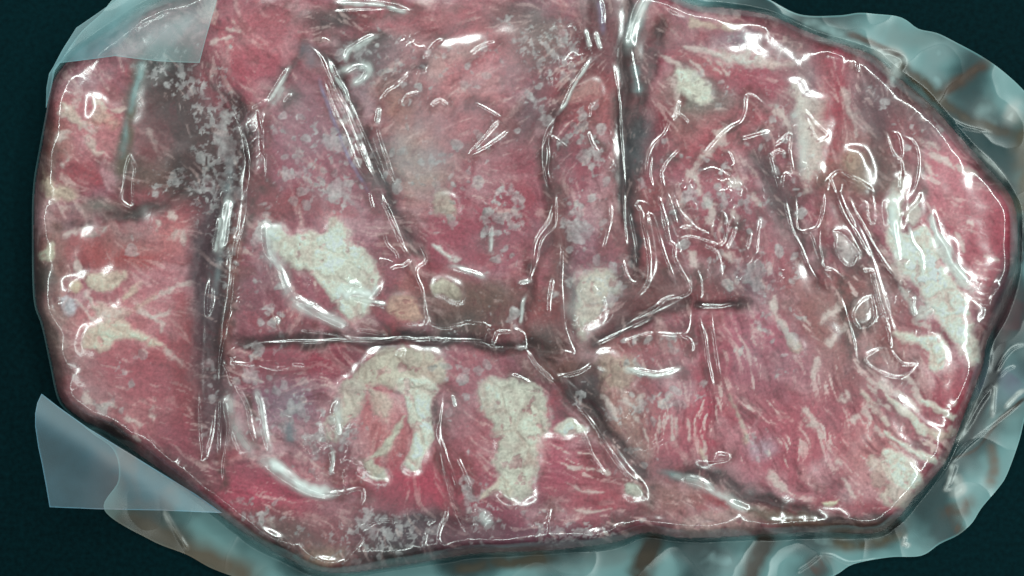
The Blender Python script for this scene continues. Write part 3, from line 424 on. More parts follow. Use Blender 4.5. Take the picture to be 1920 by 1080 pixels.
STAIN_SHADE = [
 ([(1850,118),(1815,142),(1770,172),(1755,185)],9,BR,.75),([(1692,122),(1720,150),(1765,190),(1800,215),(1840,236),(1895,250)],8,(86,70,48),.75),([(1590,62),(1640,85),(1690,105)],5,(110,92,84),.55),
 ([(1230,1000),(1215,1040),(1196,1090)],15,(74,58,40),.8),([(1450,1000),(1420,1040),(1405,1100)],14,(72,58,46),.7),([(850,1070),(930,1055),(1040,1045)],9,(110,98,78),.6),
 ([(1770,965),(1800,955),(1820,945)],12,(112,84,66),.5),([(1856,830),(1862,870),(1858,910)],9,(140,116,98),.35),([(1790,985),(1800,990)],10,(130,96,70),.5),([(1690,1000),(1640,1020),(1560,1018)],8,(120,106,80),.5),
 ([(1918,240),(1920,330),(1925,400)],18,(112,100,76),.6),([(1810,270),(1850,330),(1900,360)],12,(40,34,30),.5),([(220,960),(290,995),(340,1030),(400,1060),(470,1085)],26,(120,104,86),.55),
 ([(1880,560),(1870,640),(1860,700)],8,(30,24,32),.6),([(1915,410),(1908,500),(1890,570),(1878,650),(1850,740),(1810,830)],8,(24,22,30),.75),([(1895,620),(1910,560)],20,(110,70,76),.6),([(1920,750),(1880,780),(1830,840),(1790,862)],3,(70,52,36),.7),  # near-black lines paint the shaded fold along the right rim
 ([(1660,990),(1690,975)],14,(44,34,26),.6),([(1545,1050),(1520,1070)],14,(130,90,80),.5),
]
FLAP_UL = [(408,-5),(398,30),(386,72),(374,118),(340,117),(300,115),(253,110),(216,105),(180,110),(140,115),(113,118),(103,132),(96,165),(86,206),(87,165),(92,138),(100,125),(117,93),(143,52),(178,28),(218,0),(300,-45),(420,-50)]
FLAP_LL = [(78,738),(70,755),(66,775),(66,800),(72,840),(78,867),(86,910),(93,951),(190,955),(300,957),(417,962),(450,985),(480,1008),(560,1066),(575,1082),(545,1078),(480,1022),(418,962),(366,926),(267,865),(166,803),(110,763)]
FLAP_LL = [(78,738),(70,755),(66,775),(66,800),(72,840),(78,867),(86,910),(93,951),(190,955),(300,957),(417,962),(366,926),(267,865),(166,803),(110,763)]

# ------------------------------------------------------------------ meat height and colour on a 2 px grid
g = Grid(40, 1932, -96, 1096, 2.0); X, Y = g.X, g.Y
wx = X + 9*fbm(X, Y, 60, 1, 3); wy = Y + 9*fbm(X, Y, 60, 5, 3)        # ragged edges for everything drawn
wx2 = X + 4*fbm(X, Y, 22, 9, 3); wy2 = Y + 4*fbm(X, Y, 22, 13, 3)
OUTs = spline(OUT, 8, True); FILMs = spline(FILM, 8, True)
dO = sdf(X, Y, OUTs)
din = np.maximum(-dO + 6*fbm(X, Y, 60, 27, 3)*sst(2, 22, -dO), 0); prof = np.clip(din/60, 0, 1)
Rn = np.clip(7 + 4*fbm(X, Y, 110, 25, 2), 4.5, 12)                       # steep flank, then a low dome
hM = 3 + 78*(1-np.exp(-din/Rn)) + 12*(1-(1-np.clip(din/340, 0, 1))**2)
hM = hM + 4.5*fbm(X, Y, 200, 20, 2) * prof + 1.2*fbm(X, Y, 50, 22, 3)*np.clip(prof*3,0,1)
hT = hM.copy(); gm = np.zeros(g.shape, np.float32)              # hT: what the stretched film follows
for pts, w, dep in GRO:
    pts = spline(pts, 8); s = g.win(pts, 4*w+20)
    if s is None: continue
    d, t = seg_dist(wx[s], wy[s], pts)
    taper = np.minimum(1, np.minimum(t, 1-t)*6+0.25)
    hM[s] -= .7*dep*taper*np.exp(-(d/w)**2) * np.clip(-dO[s]/50, 0.1, 1)
    hT[s] -= .14*dep*taper*np.exp(-(d/(1.9*w))**2) * np.clip(-dO[s]/50, 0.1, 1)
    gm[s] = np.maximum(gm[s], np.clip(dep/26, 0, 1)*taper*np.exp(-(d/(1.05*w))**2))

col = np.zeros(g.shape+(3,), np.float32)
n1 = fbm(X, Y, 110, 26, 4); n2 = fbm(wx, wy, 34, 30, 4); n3 = fbm(wx2, wy2, 11, 34, 3)
def mix(c, m):
    m = m[..., None]; return lambda base: base*(1-m) + lin(c)*m
col[:] = lin((154,82,90))
col = mix((112,58,62), sst(.05,.9,-n1-.3*n2))(col); col = mix((188,126,124), .8*sst(.05,.9,n1+.4*n2))(col)
def regions(col, k, dark=False):
    for x, y, rx, ry, rot, c, st in REG:
        if dark and sum(c) > 262: continue
        m = max(rx, ry)*2.2; s = g.win([(x,y)], m)
        if s is None: continue
        a = math.radians(rot); dx = wx[s]-x; dy = wy[s]-y
        u = (dx*math.cos(a)+dy*math.sin(a))/rx; v = (-dx*math.sin(a)+dy*math.cos(a))/ry
        w = k*st*np.exp(-(u*u+v*v)**1.3) * np.clip(1.0+0.4*n2[s], 0, 1.3)
        col[s] = mix(c, np.clip(w,0,1))(col[s])
regions(col, 1.0)
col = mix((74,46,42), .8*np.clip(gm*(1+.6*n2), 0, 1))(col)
# muscle fibre: noise smeared along a direction field
c2 = np.cos(2*(1.2*fbm(X,Y,260,40,2)+.9))*.12; s2 = np.sin(2*(1.2*fbm(X,Y,260,40,2)+.9))*.12; amp = np.full(g.shape, .30, np.float32)
for x, y, rx, ry, ang, per, am in FIB:
    e = np.exp(-((X-x)/rx)**2-((Y-y)/ry)**2); a = math.radians(ang)
    c2 += e*math.cos(2*a); s2 += e*math.sin(2*a); amp = np.maximum(amp, am*np.exp(-((X-x)/rx)**4-((Y-y)/ry)**4))
amp = gblur(amp, 8)*np.clip(.8+.9*fbm(X, Y, 80, 42, 2), .25, 1.3)
th = .5*np.arctan2(s2, c2) + .7*fbm(X, Y, 75, 41, 3); DX = np.cos(th).astype(np.float32); DY = np.sin(th).astype(np.float32)
def lic(n, steps, st):
    acc = n.copy(); jj, ii = np.mgrid[0:g.shape[0], 0:g.shape[1]].astype(np.float32)
    for sg in (1, -1):
        i = ii.copy(); j = jj.copy(); px = DX*sg; py = DY*sg
        for k in range(steps):
            i = i+px*st; j = j+py*st
            a = np.clip(j, 0, g.shape[0]-1).astype(np.int32); b = np.clip(i, 0, g.shape[1]-1).astype(np.int32)
            acc += n[a, b]*(1-k/steps); dx = DX[a,b]; dy = DY[a,b]; q = np.where(dx*px+dy*py < 0, -1, 1); px = dx*q; py = dy*q
    return acc/acc.std()
rn = np.random.RandomState(5).randn(*g.shape).astype(np.float32)
lf = lic(gblur(rn, .75), 6, 1.2); lm = lic(gblur(rn[::-1].copy(), 1.7), 14, 1.5); lw_c = lic(gblur(rn[:, ::-1].copy(), 3.6), 14, 2.0)
fibh = amp*(.5*lf+.6*lm)*.32
mott = .5*n2+.35*lw_c*.5
col = mix((112,40,50), np.clip(.55*sst(.3,1.6,-(.6*lm+.7*lw_c)*1.0)*np.clip(amp*1.5,.4,1),0,1))(col)
col = mix((204,142,138), np.clip(amp*.75*sst(.3,1.7,.7*lf+.7*lm),0,1))(col); col = mix((118,46,54), np.clip(amp*.5*sst(.3,1.7,-(.7*lf+.7*lm)),0,1))(col)
# marbling: pale streaks along the grain, thicker where listed
den = np.full(g.shape, .27, np.float32)
for x, y, rx, ry, am in MARB:
    den = np.maximum(den, am*np.exp(-((X-x)/rx)**2-((Y-y)/ry)**2))
mb = .62*lw_c + .40*lm + 1.0*n2 + .6*n3
col = mix((196,176,160), np.clip(.85*sst(1.65-1.6*den, 2.6-1.6*den, mb), 0, .88))(col)
col = mix((188,132,128), np.clip(.6*sst(.5-.8*den, 2.0-.8*den, .5*mb+1.2*n1), 0, .9))(col)
pc = fbm(wx, wy, 120, 33, 4, .6) + .12*lw_c
col = mix((200,160,158), .55*sst(.05,.55,pc))(col)
# cloudy variation: mauve, blood red, brown and pale film of tissue
q1 = lic(gblur(np.roll(rn, 333, 1), 6.0), 9, 3.0); q2 = lic(gblur(np.roll(rn, 177, 0), 5.0), 9, 2.6); q3 = lic(gblur(np.roll(rn, 555, 1), 3.2), 9, 2.0)
q1 = q1+1.0*n2; q2 = q2+.9*n2+.5*n3; q3 = q3+.7*n3
col = mix((148,102,110), .45*sst(.5,1.9,q1))(col); col = mix((164,52,62), .42*sst(.7,2,q2))(col)
col = mix((110,78,66), .38*sst(.8,2,-q2))(col); col = mix((200,176,164), .6*sst(1.1,2.2,q3)*np.clip(.3+.9*den,0,1))(col)
col = mix((94,44,50), .42*sst(1.0,2.2,-q3))(col)
regions(col, .9)
# juice gathers where the film stands off beside its creases
jm = np.zeros(g.shape, np.float32)
for c, r, h, sg, pts in CR:
    pts = spline(T(c, r, pts), 8); sl = g.win(pts, 40)
    if sl is None or sg > 4: continue
    d, t = seg_dist(wx[sl], wy[sl], pts); jm[sl] = np.maximum(jm[sl], np.exp(-((d-4)/13)**2)*np.clip(.85+1.1*n2[sl], 0, 1.2))
col = mix((116,48,48), .72*np.clip(jm,0,1)*sst(-.5,.5,n1+.5*n2))(col); col = mix((80,54,46), .78*np.clip(jm,0,1)*sst(-.25,.5,-n1-.6*n2))(col)
for c, r, w, pts in STK:
    pts = spline(T(c, r, pts), 5); w = w/2.2+1.2; sl = g.win(pts, 3*w+14)
    if sl is None: continue
    d, t = seg_dist(wx2[sl]*.7+wx[sl]*.3, wy2[sl]*.7+wy[sl]*.3, pts); tp = np.clip(np.minimum(t,1-t)*5+.4, 0, 1)
    m = .72*sst(1.7, -.1, d/w+.8*n3[sl]+.7*n2[sl]-.28*lm[sl]+.7*(1-tp))
    col[sl] = mix((204,184,170), np.clip(m,0,1))(col[sl]); hM[sl] += m*.8
# fat, each patch also gets its own id
fatid = np.full(g.shape, -1, np.int32); fatm = np.zeros(g.shape, np.float32)
cell = np.abs(fbm(wx, wy, 46, 60, 2)); cell2 = np.abs(fbm(wx, wy, 30, 3, 2))
FC = []; rw = np.random.RandomState(21)
def worley(sl, sp):
    x0, x1 = X[sl].min()-40, X[sl].max()+40; y0, y1 = Y[sl].min()-40, Y[sl].max()+40
    px_, py_ = wx2[sl]*.6+wx[sl]*.4, wy2[sl]*.6+wy[sl]*.4
    f1 = np.full(px_.shape, 1e9, np.float32); f2 = f1.copy(); cid = np.zeros(px_.shape, np.float32)
    for yy in np.arange(y0, y1, sp):
        for xx in np.arange(x0, x1, sp):
            ax = xx+rw.rand()*sp*1.1; ay = yy+rw.rand()*sp*1.1; v = rw.rand(); e = rw.uniform(.75, 1.3)
            i0 = max(0, int((ax-X[sl][0,0])/2)-28); i1 = max(0, int((ax-X[sl][0,0])/2)+28); j0 = max(0, int((ay-Y[sl][0,0])/2)-28); j1 = max(0, int((ay-Y[sl][0,0])/2)+28)
            w_ = (slice(j0, j1), slice(i0, i1)); dx = (px_[w_]-ax)*e; dy = (py_[w_]-ay)/e; d = np.sqrt(dx*dx+dy*dy)
            a = f1[w_]; n_ = d < a; f2[w_] = np.where(n_, a, np.minimum(f2[w_], d)); cid[w_] = np.where(n_, v, cid[w_]); f1[w_] = np.where(n_, d, a)
    return np.clip(f2-f1, 0, 60), cid
q4f = fbm(wx2, wy2, 34, 57, 4, .6)
for k, (c, r, pts, cc, st, soft) in enumerate(FAT):
    pts = T(c, r, pts); FC.append(tuple(np.mean(pts, 0)))
    ps = spline(pts, 6, True); s = g.win(pts, 30)
    sx = wx[s]*.45+wx2[s]*.55; sy = wy[s]*.45+wy2[s]*.55
    ns = min(1.1, max(.3, (soft-1.5)/6.0)); d = sdf(sx, sy, ps) + ns*(4*n3[s] + 8.0*n2[s] - 2.0*lm[s])
    m = sst(soft*.9, -soft*1.1, d+ns*2.5*lm[s]); m = m*np.clip(1.06-.6*sst(.35,.7,q4f[s]),0,1)
    we, wc = worley(s, 44.0); lob = sst(-3, 12, we+1.2*n3[s]+2*n2[s]); lob2 = sst(-.08,.3,cell2[s])
    ctex = lin(cc)[None,None,:]*(0.74+.16*lob+.10*lob2+.16*(wc-.4)+.10*n2[s]+.03*lm[s])[...,None]
    pinkv = (1-lob)*.22*np.clip(.6+1.2*n1[s],0,1.4)
    ctex = ctex*(1-pinkv[...,None]) + lin((186,120,110))*pinkv[...,None]
    mm = (m*st*np.clip(1+.25*n2[s],.6,1.05))[...,None]; mm = np.clip(mm,0,1)
    col[s] = col[s]*(1-mm)+ctex*mm
    fatm[s] = np.maximum(fatm[s], m)
    fatid[s] = np.where(d < 0, k, fatid[s])
    hM[s] += m*(.8+2.6*lob*np.clip(-d/10,0,1)+.8*lob2)
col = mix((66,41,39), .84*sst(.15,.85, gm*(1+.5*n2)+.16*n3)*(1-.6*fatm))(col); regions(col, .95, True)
# frost: dry, pale, sharp-edged islands
dens = np.zeros(g.shape, np.float32)
for x, y, rx, ry, dn in FRO:
    s = g.win([(x,y)], 2.2*max(rx,ry)); e = np.exp(-((X[s]-x)/rx)**2-((Y[s]-y)/ry)**2); dens[s] = np.maximum(dens[s], dn*e)
fn = fbm(wx2, wy2, 56, 16, 4, .55) ; fn2 = fbm(X, Y, 13, 19, 3, .6)
rf = np.random.RandomState(9); blob = np.zeros(g.shape, np.float32)
for x, y, rx, ry, dn in FRO:
    for k in range(int(3+rx*ry*dn/260)):
        bx = x+rf.randn()*rx*.55; by = y+rf.randn()*ry*.55; r_ = rf.uniform(3, 11)*rf.uniform(.6,1.3); el = rf.uniform(.5,1); a = rf.uniform(0, 3.1)
        sl = g.win([(bx,by)], 24)
        if sl is None: continue
        ux = wx2[sl]-bx; uy = wy2[sl]-by; u = ux*math.cos(a)+uy*math.sin(a); v = (-ux*math.sin(a)+uy*math.cos(a))/el
        blob[sl] = np.maximum(blob[sl], sst(r_+1.5, r_-1.5, np.hypot(u, v)+1.2*n3[sl])*rf.uniform(.5,1))
fr = .9*sst(-.09,.16, fn*.8+.25*fn2 - (.74-.92*dens)) * (dens > .05)
fr2 = sst(0,.1, fn2 + .3*n2 - (.95-.55*dens)) * (dens > .03)
fl = np.zeros(g.shape, np.float32)
for x, y, rx, ry, rot in [(425,275,22,105,-4),(372,190,26,80,-28),(398,330,30,80,0),(325,335,40,14,-30),(428,440,11,90,4),(290,130,30,20,0),(905,975,24,26,0),(1085,745,10,22,20),(720,1000,70,26,0),(1060,1000,60,18,0),(1040,95,50,40,0)]:
    sl = g.win([(x,y)], 2.2*max(rx,ry)); a = math.radians(rot); dx = X[sl]-x; dy = Y[sl]-y
    e = np.exp(-((dx*math.cos(a)+dy*math.sin(a))/rx)**2-((dy*math.cos(a)-dx*math.sin(a))/ry)**2)
    fl[sl] = np.maximum(fl[sl], .8*sst(-.05,.22, fbm(wx2[sl], wy2[sl], 15, 29, 3, .65)-.48+.62*e)*sst(.04,.15,e))
frost = np.clip(np.maximum(np.maximum(fr*.95, blob), fl)+fr2*.3, 0, 1)*np.where(dO > -14, 0, 1)
fcol = lin((172,166,163))*(1+.22*n3+.35*fbm(X,Y,48,21,3))[...,None]
fm = (frost*np.clip(.62+.3*n2,.3,.85))[...,None]
col = col*(1-fm)+fcol*fm
hM += frost*.5
# pale strands of tissue along the grain
sd = .95*lf+.5*lm+.35*lw_c+.5*n2
col = mix((214,182,170), np.clip((.55+.35*amp)*sst(.9,2.1,sd)*(1-fatm)*np.clip(-.02+1.15*amp+.25*den,0,1), 0, .8))(col)
col = mix((112,34,46), np.clip(.5*sst(1.0,2.3,-sd)*(1-fatm)*np.clip(.25+.9*amp,0,1), 0, .6))(col)
# fine grain
gr = fbm(X, Y, 6.5, 24, 2)
col = col*np.clip(1+.13*gr+.10*n3, .5, 1.5)[...,None]
hM = hM + fibh + .45*n3 + .25*gr
hM = np.maximum(hM, 1.5); lum = (col*np.array([.3,.55,.15],np.float32)).sum(-1, keepdims=True)
lean_ = (1-np.clip(fatm,0,1)*.9)[...,None]*(1-fm)
col = col*(1+lean_*np.array([.0,-.04,.045],np.float32)); k_ = np.clip(lum/.17, .25, 2.2)**.16; col = col*k_
col = col + .06*(lum*np.array([1.03,1,1.06],np.float32)-col); col = np.clip(col, .004, .64)

# ------------------------------------------------------------------ film height on a finer grid
f = Grid(34, 2000, -118, 1140, 1.5); FX, FY = f.X, f.Y
hin = np.where(dO < 0, hM, 0).astype(np.float32)
base = gblur(np.where(dO < 0, hT, 0).astype(np.float32), 3.0) + 1.2
hF = gblur(resample(base, g, f), 4.0)
hMf = resample(hin, g, f)                                    # lift the film wherever the flesh would poke through
need = np.maximum(hMf + .7 - hF, 0)
for ax in (0, 1):
    m0 = need.copy()
    for k in range(1, 6): m0 = np.maximum(m0, np.maximum(np.roll(need, k, ax), np.roll(need, -k, ax)))
    need = m0
hF = hF + gblur(need, 4.0)
dOf, tO = seg_dist(FX, FY, OUTs, True); dOf = np.where(inside(FX, FY, OUTs), -dOf, dOf); dFf = sdf(FX, FY, FILMs)
outm = sst(-6, 10, dOf)                                      # 1 on the margin
qx = FX + 5*fbm(FX, FY, 50, 2, 2); qy = FY + 5*fbm(FX, FY, 50, 6, 2)
# margin: gently buckled sheet off the table
mh = 8 + 7*fbm(FX, FY, 240, 31, 2) + 2.5*(1-np.abs(perlin(qx/120, qy/120, 35)))**4
hF = np.where(dOf > -12, np.maximum(hF, outm*np.maximum(mh, 2)), hF) + 2.0
wobx = FX + 1.2*fbm(FX, FY, 60, 8, 2); woby = FY + 1.2*fbm(FX, FY, 60, 12, 2)
foldid = np.full(f.shape, -1, np.int32)
for k, (pts, sg, h) in enumerate(FOLD):
    pts = spline(pts, 6); s = f.win(pts, 4*sg)
    d, t = seg_dist(wobx[s], woby[s], pts); tp = np.clip(np.minimum(t, 1-t)*7, 0, 1)
    hF[s] += .16*h*tp*np.exp(-(d/sg)**4)
    foldid[s] = np.where((d < 1.15*sg) & (dOf[s] < -6), k, foldid[s])
# little tucks running in from the rim
per = sum(math.hypot(OUTs[i][0]-OUTs[i-1][0], OUTs[i][1]-OUTs[i-1][1]) for i in range(len(OUTs)))
tuck = perlin(tO*per/23, -dOf/90, 59) + .6*perlin(tO*per/11, -dOf/60, 60)
hF += 1.3*tuck*np.exp(-((-dOf-28)/26)**2)*np.clip(.5+1.1*fbm(FX, FY, 90, 61, 2), 0, 1.2)
# small crinkles
crk = np.zeros(f.shape, np.float32)
for x, y, rx, ry, a in [(1340,380,90,90,.9),(1390,510,70,50,1),(1090,560,70,80,.9),(560,760,80,60,.8),(620,850,80,60,1),(1700,560,80,120,.6),(640,540,70,50,1),(760,120,80,60,.9),(1030,120,60,60,.8),(870,620,80,40,.9),(1000,990,120,40,.8),(720,1000,90,40,.8),
                        (1120,300,60,100,.6),(540,290,80,90,.5),(900,380,80,80,.5),(1880,720,60,60,1),(1780,930,80,80,.5),(1480,300,60,80,.8),(1180,790,70,60,.7),(420,300,30,120,.7),(1470,520,40,40,.9),(910,970,40,50,1),(1070,95,50,60,.9),(430,560,30,160,.7)]:
    s = f.win([(x,y)], 2.2*max(rx,ry)); crk[s] = np.maximum(crk[s], a*np.exp(-((FX[s]-x)/rx)**2-((FY[s]-y)/ry)**2))
rid = (1-np.abs(fbm(qx, qy, 26, 37, 2)))
rid2 = (1-np.abs(fbm(qx, qy, 13, 45, 2)))
hF += (.03+.45*crk)*(1.9*sst(.8,1,rid)**2 + .9*sst(.85,1,rid2)**2)*sst(.1,.5,fbm(FX,FY,45,39,2)+.2) * sst(0,-12,dOf)
hF += 1.2*fbm(FX, FY, 70, 48, 2)*sst(10,-10,dOf)
for c, r, h, sg, pts in CR:
    pts = spline(T(c, r, pts), 5); s = f.win(pts, 4*sg+4)
    if s is None: continue
    d, t = seg_dist(wobx[s], woby[s], pts)
    L = len(pts); tp = np.clip(np.minimum(t, 1-t)*5+.12, 0, 1) if pts[0] != pts[-1] else 1
    vary = np.clip(1.0 + .3*perlin(FX[s]/60, FY[s]/60, 51), .7, 1.25)
    w_ = 1.35*sg + 1.3                    # a low crest with even flanks leaning about 20 degrees
    hF[s] += (.44 if sg < 3 else .34)*tp*vary*.7*np.log1p(np.exp(np.clip((w_-np.sqrt(d*d+.8))/.7, -20, 20)))
hF = np.maximum(hF, 1.2)
# film body colour and milkiness, with glare and rim shade painted in
frv = gblur(resample(dens, g, f), 10)*sst(440, 540, FX)
ht = np.zeros(f.shape+(3,), np.float32); ht[:] = lin((190,188,194)); ha = (.010 + .05*sst(-.15,.6,fbm(qx, qy, 130, 17, 3))).astype(np.float32)
ha = ha + .13*frv*sst(-.4,.5,fbm(qx, qy, 60, 18, 3))
for x, y, rx, ry, a in [(840,180,110,100,.15),(780,290,70,60,.17),(560,230,70,60,.10),(620,350,80,60,.12),(1440,650,80,60,.10),(560,760,70,50,.10),(1240,690,70,30,.12),(1700,560,70,90,.10),(1810,300,70,50,.09),(1080,560,50,60,.12),(950,150,60,50,.08),(1310,90,90,30,.08),(900,740,70,40,.08)]:
    sl = f.win([(x,y)], 2.2*max(rx,ry)); ha[sl] += a*np.exp(-((FX[sl]-x)/rx)**2-((FY[sl]-y)/ry)**2)*np.clip(.7+1.1*fbm(qx[sl], qy[sl], 55, 19, 3), .1, 1.5)
mn = 1.0*fbm(qx, qy, 170, 49, 2) + .12*fbm(qx, qy, 40, 53, 2)
bright = sst(.15,.85, .5+.9*mn)
om = sst(-4, 4, dOf)
ha = ha*(1-om) + om*(.12+.36*bright)
ht = ht*(1-om[...,None]) + om[...,None]*(lin((100,158,162))*(1-bright[...,None])+lin((156,208,210))*bright[...,None])
edge = sst(5, 1, np.abs(dFf)); ha = np.maximum(ha, edge*.6)
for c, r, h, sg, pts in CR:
    if sg >= 3 and r*360+pts[0][1]/3 < 1100: MILK_GLARE.append((T(c, r, pts), sg*1.15, WH, .5))  # white fill paints glare along the wide creases
for lst in (MILK_GLARE, STAIN_SHADE):
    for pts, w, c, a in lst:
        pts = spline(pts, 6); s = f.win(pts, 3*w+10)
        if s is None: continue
        w = w*(1.05 if lst is STAIN_SHADE else 1); d, t = seg_dist(FX[s]+5*fbm(FX[s],FY[s],60,2,1), FY[s]+5*fbm(FX[s],FY[s],60,6,1), pts)
        m = min(1, a*(1.1 if lst is MILK_GLARE else .82))*np.exp(-(d/w)**2)*np.clip(np.minimum(t,1-t)*5+.35,0,1)*np.clip(.9+.6*fbm(FX[s],FY[s],10+1.6*w,14,2),.2,1.2)
        m = np.clip(m, 0, 1); ha[s] = np.maximum(ha[s], m) if lst is MILK_GLARE else ha[s]*(1-m)+.72*m
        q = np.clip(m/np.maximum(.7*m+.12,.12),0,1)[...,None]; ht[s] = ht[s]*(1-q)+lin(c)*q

# ------------------------------------------------------------------ materials
def nodes(name):
    m = bpy.data.materials.new(name); m.use_nodes = True; t = m.node_tree; t.nodes.clear()
    return m, t, lambda ty, **k: _nn(t, ty, k)
def _nn(t, ty, k):
    n = t.nodes.new(ty)
    for a, b in k.items(): setattr(n, a, b)
    return n
def mat_meat(name, rough, sss):
    m, t, N = nodes(name); L = t.links.new
    a = N('ShaderNodeAttribute', attribute_name='flesh')
    tc = N('ShaderNodeTexCoord'); nz = N('ShaderNodeTexNoise'); nz.inputs['Scale'].default_value = 900; nz.inputs['Detail'].default_value = 3
    L(tc.outputs['Object'], nz.inputs['Vector'])
    bp = N('ShaderNodeBump'); bp.inputs['Strength'].default_value = .35; bp.inputs['Distance'].default_value = .0005
    L(nz.outputs['Fac'], bp.inputs['Height'])
    hv = N('ShaderNodeHueSaturation'); mr = N('ShaderNodeMapRange'); mr.inputs['From Min'].default_value=.3; mr.inputs['From Max'].default_value=.7; mr.inputs['To Min'].default_value=.86; mr.inputs['To Max'].default_value=1.14
    L(nz.outputs['Fac'], mr.inputs['Value']); L(mr.outputs[0], hv.inputs['Value']); L(a.outputs['Color'], hv.inputs['Color'])
    b = N('ShaderNodeBsdfPrincipled'); b.inputs['Roughness'].default_value = rough
    b.inputs['Specular IOR Level'].default_value = .25
    L(hv.outputs[0], b.inputs['Base Color']); L(bp.outputs[0], b.inputs['Normal'])
    o = N('ShaderNodeOutputMaterial'); L(b.outputs[0], o.inputs[0]); return m
M_MEAT = mat_meat('raw_beef', .45, 0); M_FAT = mat_meat('beef_fat', .5, 0)
def mat_film(name, rough, ior):
    m, t, N = nodes(name); L = t.links.new
    a = N('ShaderNodeAttribute', attribute_name='film')
    tr = N('ShaderNodeBsdfTransparent'); tr.inputs[0].default_value = (.97,.98,.98,1)
    df = N('ShaderNodeBsdfDiffuse'); tl = N('ShaderNodeBsdfTranslucent')
    L(a.outputs['Color'], df.inputs[0]); L(a.outputs['Color'], tl.inputs[0])
    md = N('ShaderNodeMixShader'); md.inputs[0].default_value = .3; L(df.outputs[0], md.inputs[1]); L(tl.outputs[0], md.inputs[2])
    m1 = N('ShaderNodeMixShader'); L(a.outputs['Alpha'], m1.inputs[0]); L(tr.outputs[0], m1.inputs[1]); L(md.outputs[0], m1.inputs[2])
    gl = N('ShaderNodeBsdfGlossy'); gl.inputs['Roughness'].default_value = rough; gl.inputs[0].default_value = (1,1,1,1)
    lw_ = N('ShaderNodeLayerWeight'); lw_.inputs[0].default_value = .5          # Schlick, alike from both sides of the thin film
    p5 = N('ShaderNodeMath', operation='POWER'); p5.inputs[1].default_value = 5; L(lw_.outputs['Facing'], p5.inputs[0])
    f0 = 2*((ior-1)/(ior+1))**2
    fr = N('ShaderNodeMath', operation='MULTIPLY_ADD'); fr.inputs[1].default_value = 1-f0; fr.inputs[2].default_value = f0; L(p5.outputs[0], fr.inputs[0])
    m2 = N('ShaderNodeMixShader'); L(fr.outputs[0], m2.inputs[0]); L(m1.outputs[0], m2.inputs[1]); L(gl.outputs[0], m2.inputs[2])
    o = N('ShaderNodeOutputMaterial'); L(m2.outputs[0], o.inputs[0]); return m
M_FILM = mat_film('clear_plastic', .18, 1.6); M_MARGIN = mat_film('loose_plastic', .32, 1.42); M_FLAP = mat_film('milky_plastic', .45, 1.4)
def mat_table():
    m, t, N = nodes('dark_table'); L = t.links.new
    tc = N('ShaderNodeTexCoord'); nz = N('ShaderNodeTexNoise'); nz.inputs['Scale'].default_value = 420; nz.inputs['Detail'].default_value = 4
    n2_ = N('ShaderNodeTexNoise'); n2_.inputs['Scale'].default_value = 4; n2_.inputs['Detail'].default_value = 5
    L(tc.outputs['Object'], nz.inputs['Vector']); L(tc.outputs['Object'], n2_.inputs['Vector'])
    ad = N('ShaderNodeMath', operation='ADD'); L(nz.outputs['Fac'], ad.inputs[0]); L(n2_.outputs['Fac'], ad.inputs[1])
    cr = N('ShaderNodeValToRGB'); cr.color_ramp.elements[0].position=.35; cr.color_ramp.elements[0].color=(.0002,.0036,.0047,1); cr.color_ramp.elements[1].position=.65; cr.color_ramp.elements[1].color=(.0006,.0108,.0138,1)
    hf = N('ShaderNodeMath', operation='MULTIPLY'); hf.inputs[1].default_value = .5; L(ad.outputs[0], hf.inputs[0]); L(hf.outputs[0], cr.inputs[0])
    bp = N('ShaderNodeBump'); bp.inputs['Strength'].default_value=.2; bp.inputs['Distance'].default_value=.0004; L(nz.outputs['Fac'], bp.inputs['Height'])
    b = N('ShaderNodeBsdfPrincipled'); b.inputs['Roughness'].default_value=.6; b.inputs['Specular IOR Level'].default_value=.05; b.inputs['Specular Tint'].default_value=(.5,.9,1,1)
    L(cr.outputs[0], b.inputs['Base Color']); L(bp.outputs[0], b.inputs['Normal'])
    o = N('ShaderNodeOutputMaterial'); L(b.outputs[0], o.inputs[0]); return m
M_TABLE = mat_table()

# ------------------------------------------------------------------ meshes from the grids
def to_world(px, py, h):
    z = h*PX; k = PX*(1 - z/CAM_H)
    return np.stack([(px-960)*k, (540-py)*k, z], -1).astype(np.float32)
def grid_normals(P):
    du = np.gradient(P, axis=1); dv = np.gradient(P, axis=0); n = np.cross(dv, du)
    n /= np.maximum(np.linalg.norm(n, axis=-1, keepdims=True), 1e-12)
    return np.where(n[...,2:3] < 0, -n, n).astype(np.float32)
def add_mesh(name, verts, quads, normals, attr, rgba, mat, parent):
    me = bpy.data.meshes.new(name); nv, nf = len(verts), len(quads)
    me.vertices.add(nv); me.vertices.foreach_set('co', verts.astype(np.float32).ravel())
    me.loops.add(nf*4); me.loops.foreach_set('vertex_index', quads.astype(np.int32).ravel())
    me.polygons.add(nf); me.polygons.foreach_set('loop_start', np.arange(0, nf*4, 4, dtype=np.int32))
    me.update(calc_edges=True)
    me.polygons.foreach_set('use_smooth', np.ones(nf, bool))
    at = me.attributes.new(attr, 'FLOAT_COLOR', 'POINT'); at.data.foreach_set('color', rgba.astype(np.float32).ravel())
    me.materials.append(mat); me.validate()
    me.normals_split_custom_set_from_vertices(normals.tolist())
    o = bpy.data.objects.new(name, me); S.collection.objects.link(o)
    if parent is not None: o.parent = parent
    return o
